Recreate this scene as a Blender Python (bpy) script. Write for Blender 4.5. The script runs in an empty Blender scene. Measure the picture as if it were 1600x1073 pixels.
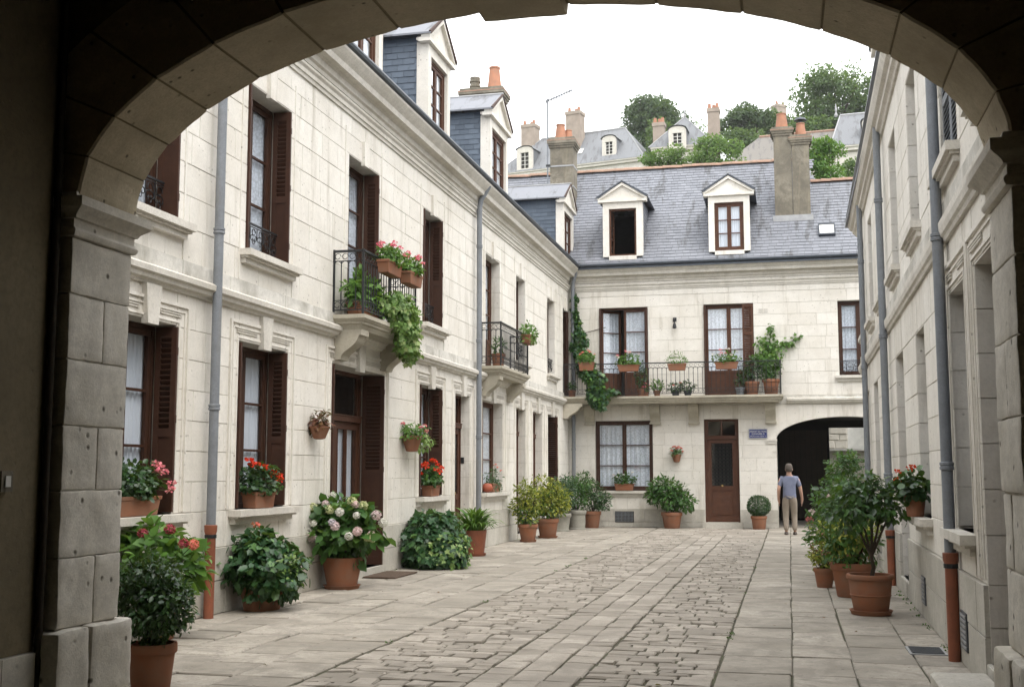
import bpy, bmesh, math, random
import numpy as np
from mathutils import Vector, Matrix, noise

R = math.radians
rng = random.Random(7)
scene = bpy.context.scene
col = scene.collection

# ------------------------------------------------------------------ camera, sky, sun, exposure
cam_d = bpy.data.cameras.new('camera'); cam = bpy.data.objects.new('camera', cam_d); col.objects.link(cam)
cam_d.sensor_width = 36.0; cam_d.lens = 40.5; cam_d.clip_start = 0.05; cam_d.clip_end = 3000
cam.location = (0, 0, 1.55)
cam.rotation_euler = (R(90 + 6.356), 0, R(13.476))
scene.camera = cam

SUN_EL, SUN_AZ = 58.0, 132.0      # azimuth from +Y (north), clockwise
world = bpy.data.worlds.new('World'); scene.world = world; world.use_nodes = True
wn = world.node_tree; wn.nodes.clear()
sky = wn.nodes.new('ShaderNodeTexSky'); sky.sky_type = 'NISHITA'; sky.sun_disc = False
sky.sun_elevation = R(SUN_EL); sky.sun_rotation = R(SUN_AZ); sky.air_density = 1.0; sky.dust_density = 4.0; sky.ozone_density = 1.0
cl = wn.nodes.new('ShaderNodeMix'); cl.data_type = 'RGBA'; cl.inputs['Factor'].default_value = 0.82
cl.inputs['B'].default_value = (9.3, 9.3, 9.25, 1)          # the even white cloud cover
bgn = wn.nodes.new('ShaderNodeBackground'); bgn.inputs['Strength'].default_value = 0.1
wo = wn.nodes.new('ShaderNodeOutputWorld')
wn.links.new(sky.outputs[0], cl.inputs['A']); wn.links.new(cl.outputs['Result'], bgn.inputs['Color']); wn.links.new(bgn.outputs[0], wo.inputs['Surface'])

sun_d = bpy.data.lights.new('sun', 'SUN'); sun_d.energy = .6; sun_d.angle = R(40); sun_d.color = (1, .965, .91)
sun = bpy.data.objects.new('sun', sun_d); col.objects.link(sun); sun.location = (20, -20, 40)
sd = Vector((math.sin(R(SUN_AZ)) * math.cos(R(SUN_EL)), math.cos(R(SUN_AZ)) * math.cos(R(SUN_EL)), math.sin(R(SUN_EL))))
sun.rotation_euler = (-sd).to_track_quat('-Z', 'Y').to_euler()

scene.view_settings.view_transform = 'Standard'; scene.view_settings.look = 'None'
scene.view_settings.exposure = 1.74; scene.view_settings.gamma = 1.0
scene.render.engine = 'CYCLES'
cy = scene.cycles
cy.max_bounces = 9; cy.diffuse_bounces = 6; cy.glossy_bounces = 3; cy.transmission_bounces = 4; cy.transparent_max_bounces = 10
cy.sample_clamp_indirect = 8.0; cy.caustics_reflective = False; cy.caustics_refractive = False

# ------------------------------------------------------------------ helpers
WL = {}                                   # world location of each parent
def wloc(o): return WL.get(o.name, Vector((0, 0, 0))) if o else Vector((0, 0, 0))
def tag(o, label=None, cat=None, group=None, kind=None):
    if label: o['label'] = label
    if cat: o['category'] = cat
    if group: o['group'] = group
    if kind: o['kind'] = kind
    return o
def thing(name, label, cat, loc=(0, 0, 0), group=None, rz=0.0):
    o = bpy.data.objects.new(name, None); col.objects.link(o); o.location = loc; o.rotation_euler.z = rz
    o.empty_display_size = .2
    WL[o.name] = Vector(loc)
    return tag(o, label, cat, group)
def link_mesh(me, name, mat, parent=None, kind=None, label=None, local=False, loc=None):
    o = bpy.data.objects.new(name, me); col.objects.link(o)
    if mat is not None and len(me.materials) == 0: me.materials.append(mat)
    if parent:
        o.parent = parent
        if loc is not None: o.location = loc
    elif loc is not None: o.location = loc
    WL[o.name] = wloc(parent) if (parent and loc is None) else (wloc(parent) + Vector(loc) if loc is not None else Vector((0, 0, 0)))
    if kind: o['kind'] = kind
    if label: o['label'] = label
    return o

class MB:
    """collects faces; T maps builder coordinates to the world"""
    def __init__(s, T=None): s.v = []; s.f = []; s.T = T
    def add(s, vs, fs):
        n = len(s.v); s.v += [tuple(v) for v in vs]; s.f += [tuple(i + n for i in f) for f in fs]; return s
    def box(s, a0, a1, b0, b1, c0, c1):
        vs = [(a, b, c) for c in (c0, c1) for b in (b0, b1) for a in (a0, a1)]
        return s.add(vs, [(0, 2, 3, 1), (4, 5, 7, 6), (0, 1, 5, 4), (2, 6, 7, 3), (0, 4, 6, 2), (1, 3, 7, 5)])
    def block(s, u0, u1, v0, v1, w0, w1, c=.004, j=.0, rg=rng):
        """dressed stone: chamfered front face at w1"""
        J = lambda: rg.uniform(-j, j)
        vs = [(u0, v0, w0), (u1, v0, w0), (u1, v1, w0), (u0, v1, w0)]
        vs += [(u0, v0, w1 - c), (u1, v0, w1 - c), (u1, v1, w1 - c), (u0, v1, w1 - c)]
        vs += [(u0 + c + J(), v0 + c + J(), w1 + J() * .5), (u1 - c + J(), v0 + c + J(), w1 + J() * .5), (u1 - c + J(), v1 - c + J(), w1 + J() * .5), (u0 + c + J(), v1 - c + J(), w1 + J() * .5)]
        fs = [(8, 9, 10, 11)]
        for a, b in ((0, 1), (1, 2), (2, 3), (3, 0)): fs += [(a, b, b + 4, a + 4), (a + 4, b + 4, b + 8, a + 8)]
        return s.add(vs, fs)
    def quad(s, a, b, c, d): return s.add([a, b, c, d], [(0, 1, 2, 3)])
    def tube(s, pts, r, n=8, cap=True):
        pts = [Vector(p) for p in pts]; rs = r if isinstance(r, (list, tuple)) else [r] * len(pts)
        vs = []; prev = None
        for i, p in enumerate(pts):
            d = (pts[min(i + 1, len(pts) - 1)] - pts[max(i - 1, 0)])
            d = d.normalized() if d.length > 1e-9 else Vector((0, 0, 1))
            if prev is None:
                a = d.orthogonal().normalized()
            else:
                a = (prev - d * prev.dot(d)); a = a.normalized() if a.length > 1e-6 else d.orthogonal().normalized()
            prev = a; b = d.cross(a)
            for k in range(n):
                t = 2 * math.pi * k / n
                vs.append(p + (a * math.cos(t) + b * math.sin(t)) * rs[i])
        fs = []
        for i in range(len(pts) - 1):
            for k in range(n):
                k2 = (k + 1) % n
                fs.append((i * n + k, i * n + k2, (i + 1) * n + k2, (i + 1) * n + k))
        if cap: fs += [tuple(range(n))[::-1], tuple(range((len(pts) - 1) * n, len(pts) * n))]
        return s.add(vs, fs)
    def lathe(s, prof, n=20, c=(0, 0, 0), sq=None):
        vs = []; fs = []
        for r, z in prof:
            for k in range(n):
                t = 2 * math.pi * k / n
                x, y = math.cos(t), math.sin(t)
                if sq:
                    m = max(abs(x), abs(y)); q = 1 / m * sq + (1 - sq); x *= q; y *= q
                vs.append((c[0] + r * x, c[1] + r * y, c[2] + z))
        for i in range(len(prof) - 1):
            for k in range(n):
                k2 = (k + 1) % n
                fs.append((i * n + k, i * n + k2, (i + 1) * n + k2, (i + 1) * n + k))
        fs.append(tuple(range(n))[::-1]); m = (len(prof) - 1) * n
        fs.append(tuple(range(m, m + n)))
        return s.add(vs, fs)
    def extrude(s, poly, axis, a, b):
        """poly of 2-D points in the two axes other than `axis`, extruded from a to b"""
        def P(p, t):
            if axis == 0: return (t, p[0], p[1])
            if axis == 1: return (p[0], t, p[1])
            return (p[0], p[1], t)
        n = len(poly)
        vs = [P(p, a) for p in poly] + [P(p, b) for p in poly]
        fs = [tuple(range(n))[::-1], tuple(range(n, 2 * n))] + [(i, (i + 1) % n, n + (i + 1) % n, n + i) for i in range(n)]
        return s.add(vs, fs)
    def ring(s, c, r, ax1, ax2, t=.006, n=10, m=4, a0=0, a1=2 * math.pi, spiral=0.0):
        c = Vector(c); a = Vector(ax1); b = Vector(ax2); pts = []
        for k in range(n + 1):
            q = a0 + (a1 - a0) * k / n; rr = r * (1 - spiral * k / n)
            pts.append(c + a * (rr * math.cos(q)) + b * (rr * math.sin(q)))
        return s.tube(pts, t, m, cap=False)
    def mesh(s, name, off=Vector((0, 0, 0)), smooth=None):
        v = [s.T(*p) for p in s.v] if s.T else s.v
        me = bpy.data.meshes.new(name)
        me.from_pydata([(p[0] - off[0], p[1] - off[1], p[2] - off[2]) for p in v], [], s.f)
        if smooth is not None:
            me.polygons.foreach_set('use_smooth', [True] * len(me.polygons))
            me.set_sharp_from_angle(angle=R(smooth))
        return me
    def build(s, name, mat, parent=None, smooth=None, kind=None, label=None):
        return link_mesh(s.mesh(name, wloc(parent), smooth), name, mat, parent, kind, label)

# ------------------------------------------------------------------ materials
def new_mat(name):
    m = bpy.data.materials.new(name); m.use_nodes = True; nt = m.node_tree; nt.nodes.clear()
    out = nt.nodes.new('ShaderNodeOutputMaterial'); b = nt.nodes.new('ShaderNodeBsdfPrincipled')
    nt.links.new(b.outputs[0], out.inputs['Surface'])
    return m, nt, b, out
def N(nt, t, **kw):
    n = nt.nodes.new(t)
    for k, v in kw.items():
        if k in n.inputs.keys() if hasattr(n.inputs, 'keys') else False: n.inputs[k].default_value = v
        else: setattr(n, k, v)
    return n
def math_n(nt, op, a, b=None, clamp=False):
    n = nt.nodes.new('ShaderNodeMath'); n.operation = op; n.use_clamp = clamp
    for i, x in enumerate((a, b)):
        if x is None: continue
        if isinstance(x, (int, float)): n.inputs[i].default_value = x
        else: nt.links.new(x, n.inputs[i])
    return n.outputs[0]
def mixc(nt, f, a, b, blend='MIX'):
    n = nt.nodes.new('ShaderNodeMix'); n.data_type = 'RGBA'; n.blend_type = blend
    for key, x in (('Factor', f), ('A', a), ('B', b)):
        if isinstance(x, (int, float)): n.inputs[key].default_value = x
        elif isinstance(x, tuple): n.inputs[key].default_value = x if len(x) == 4 else (*x, 1)
        else: nt.links.new(x, n.inputs[key])
    return n.outputs['Result']
def noise_n(nt, scale, detail=4, rough=.6, vec=None, dist=0.0, stretch=None):
    n = nt.nodes.new('ShaderNodeTexNoise'); n.inputs['Scale'].default_value = scale; n.inputs['Detail'].default_value = detail
    n.inputs['Roughness'].default_value = rough; n.inputs['Distortion'].default_value = dist
    g = nt.nodes.new('ShaderNodeNewGeometry'); src = g.outputs['Position']
    if stretch:
        mp = nt.nodes.new('ShaderNodeMapping'); mp.inputs['Scale'].default_value = stretch; nt.links.new(src, mp.inputs[0]); src = mp.outputs[0]
    nt.links.new(src, n.inputs['Vector'])
    return n.outputs['Fac']
def ramp(nt, fac, stops):
    n = nt.nodes.new('ShaderNodeValToRGB'); nt.links.new(fac, n.inputs[0]); e = n.color_ramp.elements
    while len(e) < len(stops): e.new(.5)
    for el, (p, c) in zip(e, stops):
        el.position = p; el.color = (c, c, c, 1) if isinstance(c, (int, float)) else (*c, 1)
    return n.outputs['Color']
def rand_n(nt):
    g = nt.nodes.new('ShaderNodeNewGeometry'); o = nt.nodes.new('ShaderNodeObjectInfo')
    s = math_n(nt, 'ADD', g.outputs['Random Per Island'], o.outputs['Random'])
    return math_n(nt, 'FRACT', s)
def bump(nt, b, h, strength=.3, dist=.01):
    n = nt.nodes.new('ShaderNodeBump'); n.inputs['Strength'].default_value = strength; n.inputs['Distance'].default_value = dist
    nt.links.new(h, n.inputs['Height']); nt.links.new(n.outputs[0], b.inputs['Normal'])

def stone_mat(name, c0, c1, stain=(.30, .27, .21), stain_amt=.5, var=.10, rough=.9, pits=.5, sc=1.0, streak=0.0, pit=None, grain=1.0, grime=0.0):
    m, nt, b, out = new_mat(name)
    r = rand_n(nt)
    base = mixc(nt, r, (*c0, 1), (*c1, 1))
    big = noise_n(nt, .9 * sc, 5, .65)
    base = mixc(nt, math_n(nt, 'MULTIPLY', ramp(nt, big, [(.42, 0), (.72, 1)]), stain_amt), base, (*stain, 1))
    mid = noise_n(nt, 7 * sc, 6, .7)
    base = mixc(nt, ramp(nt, mid, [(.32, .45 * grain), (.62, 0)]), base, tuple(x * .60 for x in c0))
    base = mixc(nt, ramp(nt, noise_n(nt, 38 * sc, 3, .7), [(.36, .35 * grain), (.55, 0)]), base, tuple(x * .55 for x in c0))
    if grime:
        gm = noise_n(nt, 2.6, 7, .74, dist=.6)
        base = mixc(nt, math_n(nt, 'MULTIPLY', ramp(nt, gm, [(.47, 0), (.58, 1)]), grime), base, tuple(x * .42 for x in c0))
        gm = noise_n(nt, 14, 6, .75)
        base = mixc(nt, math_n(nt, 'MULTIPLY', ramp(nt, gm, [(.52, 0), (.64, 1)]), grime), base, tuple(x * .5 for x in c0))
    if streak:
        st = noise_n(nt, 1.0, 5, .7, stretch=(3.2, 3.2, .35))
        base = mixc(nt, math_n(nt, 'MULTIPLY', ramp(nt, st, [(.55, 0), (.72, 1)]), streak), base, (.27, .235, .17, 1))
    vor = nt.nodes.new('ShaderNodeTexVoronoi'); vor.inputs['Scale'].default_value = pit or 22 * sc
    g = nt.nodes.new('ShaderNodeNewGeometry'); nt.links.new(g.outputs['Position'], vor.inputs['Vector'])
    pit = ramp(nt, vor.outputs['Distance'], [(.06, 1), (.16, 0)])
    gate = ramp(nt, noise_n(nt, 2.3 * sc, 3), [(.5, 0), (.62, 1)] if not pit else [(.43, 0), (.53, 1)])
    pm = math_n(nt, 'MULTIPLY', pit, math_n(nt, 'MULTIPLY', gate, pits))
    base = mixc(nt, pm, base, (.13, .115, .09, 1))
    nt.links.new(base, b.inputs['Base Color']); b.inputs['Roughness'].default_value = rough
    b.inputs['Specular IOR Level'].default_value = .25
    fine = noise_n(nt, 60 * sc, 5, .7)
    h = math_n(nt, 'SUBTRACT', math_n(nt, 'ADD', math_n(nt, 'MULTIPLY', fine, .35), mid), math_n(nt, 'MULTIPLY', pm, 1.2))
    bump(nt, b, h, .55, .008)
    return m
def plain(name, c, rough=.6, metal=0.0, var=.12, sc=6.0, bmp=.0, spec=.4, c2=None, patch=.4):
    m, nt, b, out = new_mat(name)
    n = noise_n(nt, sc, 5, .65)
    dark = c2 if c2 else tuple(x * (1 - var * 2.2) for x in c)
    base = mixc(nt, ramp(nt, n, [(.35, 0), (.7, 1)]), (*c, 1), (*dark, 1))
    r = rand_n(nt)
    base = mixc(nt, math_n(nt, 'MULTIPLY', r, var * 1.5), base, tuple(x * .5 for x in c))
    nt.links.new(base, b.inputs['Base Color']); b.inputs['Roughness'].default_value = rough; b.inputs['Metallic'].default_value = metal
    b.inputs['Specular IOR Level'].default_value = spec
    if bmp: bump(nt, b, noise_n(nt, sc * 6, 5, .7), bmp, .005)
    return m
def leaf_mat(name, c0, c1, c2=None, trans=.35, rough=.45, spec=.35):
    m, nt, b, out = new_mat(name)
    r = rand_n(nt)
    stops = [(0, c0), (.75, c1), (1, c2 or c1)]
    c = ramp(nt, r, stops)
    nt.links.new(c, b.inputs['Base Color']); b.inputs['Roughness'].default_value = rough; b.inputs['Specular IOR Level'].default_value = spec
    t = nt.nodes.new('ShaderNodeBsdfTranslucent')
    nt.links.new(mixc(nt, .5, c, (.25, .38, .04, 1)), t.inputs['Color'])
    mx = nt.nodes.new('ShaderNodeMixShader'); mx.inputs[0].default_value = trans
    nt.links.new(b.outputs[0], mx.inputs[1]); nt.links.new(t.outputs[0], mx.inputs[2]); nt.links.new(mx.outputs[0], out.inputs['Surface'])
    return m
def glass_mat(name, tint=(.97, .985, 1)):
    m, nt, b, out = new_mat(name); nt.nodes.remove(b)
    t = nt.nodes.new('ShaderNodeBsdfTransparent'); t.inputs[0].default_value = (*tint, 1)
    g = nt.nodes.new('ShaderNodeBsdfGlossy'); g.inputs['Roughness'].default_value = .02
    nb = nt.nodes.new('ShaderNodeBump'); nb.inputs['Strength'].default_value = .05; nb.inputs['Distance'].default_value = .02
    nt.links.new(noise_n(nt, 1.6, 1), nb.inputs['Height']); nt.links.new(nb.outputs[0], g.inputs['Normal'])
    ge = nt.nodes.new('ShaderNodeNewGeometry'); dt = nt.nodes.new('ShaderNodeVectorMath'); dt.operation = 'DOT_PRODUCT'
    nt.links.new(ge.outputs['Incoming'], dt.inputs[0]); nt.links.new(ge.outputs['Normal'], dt.inputs[1])
    c1 = math_n(nt, 'SUBTRACT', 1.0, math_n(nt, 'ABSOLUTE', dt.outputs['Value']))
    fres = math_n(nt, 'ADD', .10, math_n(nt, 'MULTIPLY', math_n(nt, 'POWER', c1, 4.0), .9))     # two faces of old glass
    mx = nt.nodes.new('ShaderNodeMixShader')
    nt.links.new(fres, mx.inputs[0]); nt.links.new(t.outputs[0], mx.inputs[1]); nt.links.new(g.outputs[0], mx.inputs[2])
    nt.links.new(mx.outputs[0], out.inputs['Surface'])
    return m
def lace_mat(name, lace=True):
    m, nt, b, out = new_mat(name)
    v = nt.nodes.new('ShaderNodeTexVoronoi'); v.inputs['Scale'].default_value = 26 if lace else 80
    g = nt.nodes.new('ShaderNodeNewGeometry'); nt.links.new(g.outputs['Position'], v.inputs['Vector'])
    big = noise_n(nt, 9, 2, .5)
    pat = math_n(nt, 'ADD', v.outputs['Distance'], math_n(nt, 'MULTIPLY', big, .5))
    b.inputs['Base Color'].default_value = (.76, .81, .88, 1); b.inputs['Roughness'].default_value = .9
    tr = nt.nodes.new('ShaderNodeBsdfTranslucent'); tr.inputs[0].default_value = (.86, .88, .9, 1)
    mx = nt.nodes.new('ShaderNodeMixShader'); mx.inputs[0].default_value = .12
    nt.links.new(b.outputs[0], mx.inputs[1]); nt.links.new(tr.outputs[0], mx.inputs[2])
    holes = ramp(nt, pat, [(.55, .99), (1.0, .74)] if lace else [(.3, .99), (.9, .97)])
    tp = nt.nodes.new('ShaderNodeBsdfTransparent')
    m2 = nt.nodes.new('ShaderNodeMixShader'); nt.links.new(holes, m2.inputs[0]); nt.links.new(tp.outputs[0], m2.inputs[1]); nt.links.new(mx.outputs[0], m2.inputs[2])
    nt.links.new(m2.outputs[0], out.inputs['Surface'])
    return m
def slate_mat(name, c0, c1, stain=.6):
    m, nt, b, out = new_mat(name)
    r = rand_n(nt)
    base = mixc(nt, r, (*c0, 1), (*c1, 1))
    if stain:
        st = noise_n(nt, 1.3, 6, .72, stretch=(2.6, .55, .55))
        base = mixc(nt, math_n(nt, 'MULTIPLY', ramp(nt, st, [(.53, 0), (.62, 1)]), stain), base, (.055, .055, .055, 1))
        li = noise_n(nt, 11, 5, .7)
        base = mixc(nt, math_n(nt, 'MULTIPLY', ramp(nt, li, [(.62, 0), (.75, 1)]), .35), base, (.30, .29, .25, 1))
    nt.links.new(base, b.inputs['Base Color']); b.inputs['Roughness'].default_value = .55; b.inputs['Specular IOR Level'].default_value = .45
    bump(nt, b, noise_n(nt, 45, 4, .7), .25, .004)
    return m

M = {}
M['stone'] = stone_mat('limestone', (.755, .727, .67), (.69, .66, .60), stain=(.56, .52, .445), stain_amt=.6, pits=.6, streak=.5, pit=10, grain=.5)
M['band'] = stone_mat('lichened_band_stone', (.69, .67, .62), (.63, .61, .56), stain=(.24, .225, .18), stain_amt=.95, pits=.5, sc=2.4, streak=.3)
M['arch_stone'] = stone_mat('dark_arch_stone', (.56, .485, .355), (.49, .42, .305), stain=(.31, .26, .175), stain_amt=.8, pits=.9, sc=1.7, pit=11)  # arch stone, darker and warmer than the piers
M['stone_trim'] = stone_mat('limestone_moulding', (.68, .65, .59), (.63, .60, .54), stain=(.40, .37, .30), stain_amt=.5, pits=.3, streak=.35)
M['plinth'] = stone_mat('weathered_plinth_stone', (.58, .555, .495), (.50, .475, .42), stain=(.27, .25, .20), stain_amt=.7, pits=.7, streak=.35)
M['pier'] = stone_mat('worn_pier_stone', (.82, .775, .69), (.74, .70, .62), stain=(.44, .40, .31), stain_amt=.8, pits=1.0, sc=1.9, streak=.25, pit=8, grime=.25)
M['balcony'] = stone_mat('grey_balcony_stone', (.50, .465, .38), (.45, .41, .33), stain=(.24, .22, .17), stain_amt=.7, pits=.5, streak=.45)
M['mortar'] = stone_mat('lime_mortar', (.62, .592, .535), (.59, .565, .51), stain=(.3, .27, .21), stain_amt=.4, pits=.2)
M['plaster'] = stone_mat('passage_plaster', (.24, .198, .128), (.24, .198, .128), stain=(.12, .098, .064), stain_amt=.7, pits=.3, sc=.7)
M['render'] = stone_mat('rough_chimney_render', (.285, .258, .205), (.245, .222, .175), stain=(.10, .09, .07), stain_amt=.9, pits=1.0, sc=1.4, streak=.8, pit=9, grime=.7)
M['flag'] = stone_mat('paving_flagstone', (.46, .42, .36), (.30, .272, .228), stain=(.20, .178, .142), stain_amt=.75, pits=.8, sc=1.6, pit=9, grime=.55)
M['cobble'] = stone_mat('worn_cobble', (.46, .417, .36), (.25, .223, .186), stain=(.21, .188, .152), stain_amt=.7, pits=.7, sc=1.9, grime=.4)
M['dirt'] = plain('joint_dirt', (.06, .051, .037), .95, c2=(.085, .09, .045), sc=2.0, bmp=.5)
M['slate'] = slate_mat('roof_slate', (.195, .205, .23), (.155, .164, .185), .7)
M['slate_blue'] = slate_mat('blue_slate', (.105, .135, .175), (.068, .09, .12), 0)
M['slate_far'] = slate_mat('far_slate', (.165, .173, .185), (.14, .148, .16), .6)
M['slate_old'] = slate_mat('old_brown_slate', (.165, .15, .13), (.125, .118, .108), .7)
M['zinc'] = stone_mat('painted_zinc_pipe', (.225, .243, .265), (.205, .222, .245), stain=(.15, .155, .16), stain_amt=.5, pits=0, sc=2.0, streak=.35, rough=.55)
M['gutter'] = plain('dark_gutter', (.06, .07, .085), .4, .3)
M['zinc_light'] = plain('light_zinc_flashing', (.36, .365, .37), .55, .2, sc=5)
M['terracotta'] = plain('terracotta', (.262, .105, .054), .85, sc=5.0, bmp=.4, c2=(.225, .125, .082), spec=.25)
M['terracotta_pipe'] = plain('terracotta_pipe', (.28, .09, .045), .6, sc=4.0, c2=(.16, .06, .035))
M['ridge'] = plain('ridge_tile', (.36, .215, .155), .85, sc=8.0, bmp=.3, c2=(.22, .165, .125))
M['chim_pot'] = plain('orange_chimney_pot', (.40, .185, .11), .8, sc=6.0, c2=(.28, .15, .10))
M['brown'] = plain('brown_paint', (.060, .027, .016), .6, sc=9.0, spec=.25, var=.1, c2=(.042, .019, .012))
M['brown_red'] = plain('red_brown_wood', (.088, .036, .019), .6, sc=9.0, spec=.25, c2=(.06, .025, .014))
M['iron'] = plain('black_iron', (.018, .02, .022), .5, .2, spec=.5)
M['glass'] = glass_mat('window_glass')
M['lace'] = lace_mat('lace_curtain'); M['sheer'] = lace_mat('sheer_curtain', False)
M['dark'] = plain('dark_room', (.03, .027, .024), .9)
M['room'] = plain('room_wall', (.25, .23, .2), .9)
M['white'] = plain('white_paint', (.75, .74, .70), .6, sc=3)
M['brass'] = plain('brass', (.7, .5, .2), .3, .9)
M['blue_enamel'] = plain('blue_enamel', (.022, .035, .16), .25, spec=.6, var=.03)
M['soil'] = plain('potting_soil', (.04, .03, .022), .95, bmp=.5)
M['stone_pot'] = stone_mat('grey_cast_stone', (.33, .315, .27), (.27, .26, .22), stain=(.15, .15, .11), stain_amt=.6, sc=3)
M['bark'] = plain('bark', (.06, .045, .032), .9, sc=20, bmp=.6)
M['twig'] = plain('green_stem', (.10, .13, .04), .7)
M['grass_hill'] = plain('hill_grass', (.06, .09, .028), .95, sc=.2, c2=(.035, .06, .02))
M['far_wall'] = stone_mat('pale_far_wall', (.66, .63, .57), (.62, .59, .53), stain=(.5, .46, .4), stain_amt=.4, pits=0, sc=.4)
M['far_chim'] = plain('far_chimney', (.36, .30, .25), .9, sc=1.5)
M['gate'] = plain('gate_wood', (.07, .05, .035), .6, sc=3)
M['mat'] = plain('coir', (.09, .06, .04), .95, sc=40, bmp=.8)
M['skin'] = plain('skin', (.50, .30, .22), .55, var=.05)
M['shirt'] = plain('slate_blue_cotton', (.17, .19, .27), .9, var=.08)
M['chino'] = plain('beige_chino', (.29, .245, .195), .9, var=.08)
M['shoe'] = plain('brown_shoe', (.08, .06, .05), .5)
M['hair'] = plain('grey_hair', (.11, .09, .075), .8)
L = {}
L['dark'] = leaf_mat('leaf_dark', (.014, .042, .014), (.032, .082, .026), (.065, .14, .04), .2, .35, .5)
L['mid'] = leaf_mat('leaf_mid', (.025, .075, .018), (.05, .13, .028), (.09, .19, .045), .3)
L['fresh'] = leaf_mat('leaf_fresh', (.05, .125, .022), (.10, .215, .04), (.17, .30, .07), .35)
L['ivy'] = leaf_mat('leaf_ivy', (.014, .05, .018), (.035, .10, .035), (.10, .20, .06), .2, .4, .45)
L['yellow'] = leaf_mat('leaf_yellow', (.09, .13, .02), (.27, .29, .04), (.48, .46, .09), .35)
L['varieg'] = leaf_mat('leaf_variegated', (.10, .19, .05), (.20, .31, .09), (.42, .48, .22), .3)
L['grey'] = leaf_mat('leaf_grey_green', (.03, .075, .035), (.06, .12, .06), (.16, .22, .14), .25)
L['tree'] = leaf_mat('leaf_tree_hazed', (.065, .11, .05), (.10, .155, .07), (.14, .20, .095), .35, .6, .2)  # hill tree greens paled and greyed, distance haze put into the colour
L['tree_dark'] = leaf_mat('leaf_tree_dark_hazed', (.042, .07, .036), (.066, .105, .052), (.095, .14, .065), .2, .6, .2)
L['tree_light'] = leaf_mat('leaf_tree_light_hazed', (.08, .15, .045), (.14, .23, .075), (.2, .3, .11), .4, .6, .2)
L['russet'] = leaf_mat('leaf_russet', (.09, .025, .02), (.14, .05, .03), (.2, .1, .04), .25)
FL = {}
FL['red'] = leaf_mat('petal_red', (.55, .012, .008), (.72, .025, .012), (.80, .06, .03), .25, .6, .2)
FL['pink'] = leaf_mat('petal_pink', (.72, .16, .22), (.82, .28, .33), (.88, .42, .45), .25, .6, .2)
FL['hotpink'] = leaf_mat('petal_hot_pink', (.72, .08, .18), (.82, .17, .27), (.86, .30, .38), .25, .6, .2)
FL['salmon'] = leaf_mat('petal_salmon', (.75, .14, .12), (.82, .25, .2), (.85, .35, .3), .25, .6, .2)
FL['white'] = leaf_mat('petal_white', (.72, .70, .66), (.82, .79, .74), (.85, .83, .80), .2, .6, .2)
FL['blush'] = leaf_mat('petal_blush', (.66, .48, .52), (.76, .62, .64), (.82, .74, .72), .2, .6, .2)
FL['lilac'] = leaf_mat('petal_lilac', (.60, .54, .66), (.70, .64, .70), (.80, .74, .78), .2, .6, .2)
FL['cream'] = leaf_mat('petal_cream_green', (.50, .52, .26), (.62, .64, .36), (.72, .72, .5), .2, .6, .2)
FL['pink_pale'] = leaf_mat('petal_pale_pink', (.72, .5, .52), (.80, .62, .62), (.84, .7, .68), .2, .6, .2)
FL['crimson'] = leaf_mat('petal_crimson', (.30, .03, .06), (.42, .06, .10), (.5, .12, .15), .2, .6, .2)

# ------------------------------------------------------------------ ground and hillside
XL, XR, YB = -6.2, 1.36, 33.0
CAMP = Vector((0, 0, 1.55))
g = MB(); g.quad((-1500, -1500, -.035), (1500, -1500, -.035), (1500, 2500, -.035), (-1500, 2500, -.035))
tag(g.build('ground', M['dirt']), 'bare earth under the courtyard paving', kind='structure')

def hill_z(x, y):
    t = min(max((y - 48) / 130, 0), 1)
    return 40 * (t * t * (3 - 2 * t)) * .92 + 1.5 * math.sin(x * .05) * t - .6
hb = MB(); nx, ny = 40, 40
for j in range(ny + 1):
    for i in range(nx + 1):
        x = -120 + 240 * i / nx; y = 46 + 214 * j / ny; hb.v.append((x, y, hill_z(x, y)))
for j in range(ny):
    for i in range(nx):
        a = j * (nx + 1) + i; hb.f.append((a, a + 1, a + nx + 2, a + nx + 1))
tag(hb.build('hillside', M['grass_hill'], smooth=180), 'green hillside rising behind the courtyard roofs', kind='structure')

# ------------------------------------------------------------------ courtyard paving
pave = MB().box(XL - .3, XR + .6, 5.0, YB + 7, -.035, -.018).build('courtyard_paving', M['dirt'])
tag(pave, 'courtyard paved with flagstone strips and a cobbled band', kind='structure')
pieces = []                               # (apparent size, name, verts-builder)
def add_piece(name, mat, x0, x1, y0, y1, top, ch, jit, skew=0.0):
    mb = MB(lambda u, v, w: (u, v, w)); mb.block(x0, x1, y0, y1, -.034, top, ch, jit)
    if skew:
        a = rng.uniform(-skew, skew); b = rng.uniform(-skew, skew)
        cx, cy = (x0 + x1) / 2, (y0 + y1) / 2
        mb.v = [(x, y, z + (0 if z < -.03 else a * (x - cx) + b * (y - cy))) for x, y, z in mb.v]
    c = Vector(((x0 + x1) / 2, (y0 + y1) / 2, 0)); d = (c - CAMP).length
    pieces.append(((x1 - x0) * (y1 - y0) / d ** 3, name, mat, mb))
def strip(edges, ya, yb, lo, hi, name, mat, gap, top, ch, jit, skew=0.0, wob=.0):
    for k in range(len(edges) - 1):
        y = ya - rng.uniform(0, lo)
        while y < yb:
            y2 = y + rng.uniform(lo, hi)
            if y2 > yb - lo * .4: y2 = yb
            wx0 = rng.uniform(-wob, wob); wx1 = rng.uniform(-wob, wob)
            add_piece(name, mat, edges[k] + gap / 2 + wx0, edges[k + 1] - gap / 2 + wx1, max(y, ya) + gap / 2, y2 - gap / 2 - rng.uniform(0, gap), top + rng.uniform(-.004, .004), ch, jit, skew)
            y = y2
strip([XL, -5.74, -5.24, -4.68, -4.2, -3.62], 5.6, YB - .02, .38, 1.0, 'flagstone', 'flag', .02, 0.0, .009, .007, .006, .012)
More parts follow.
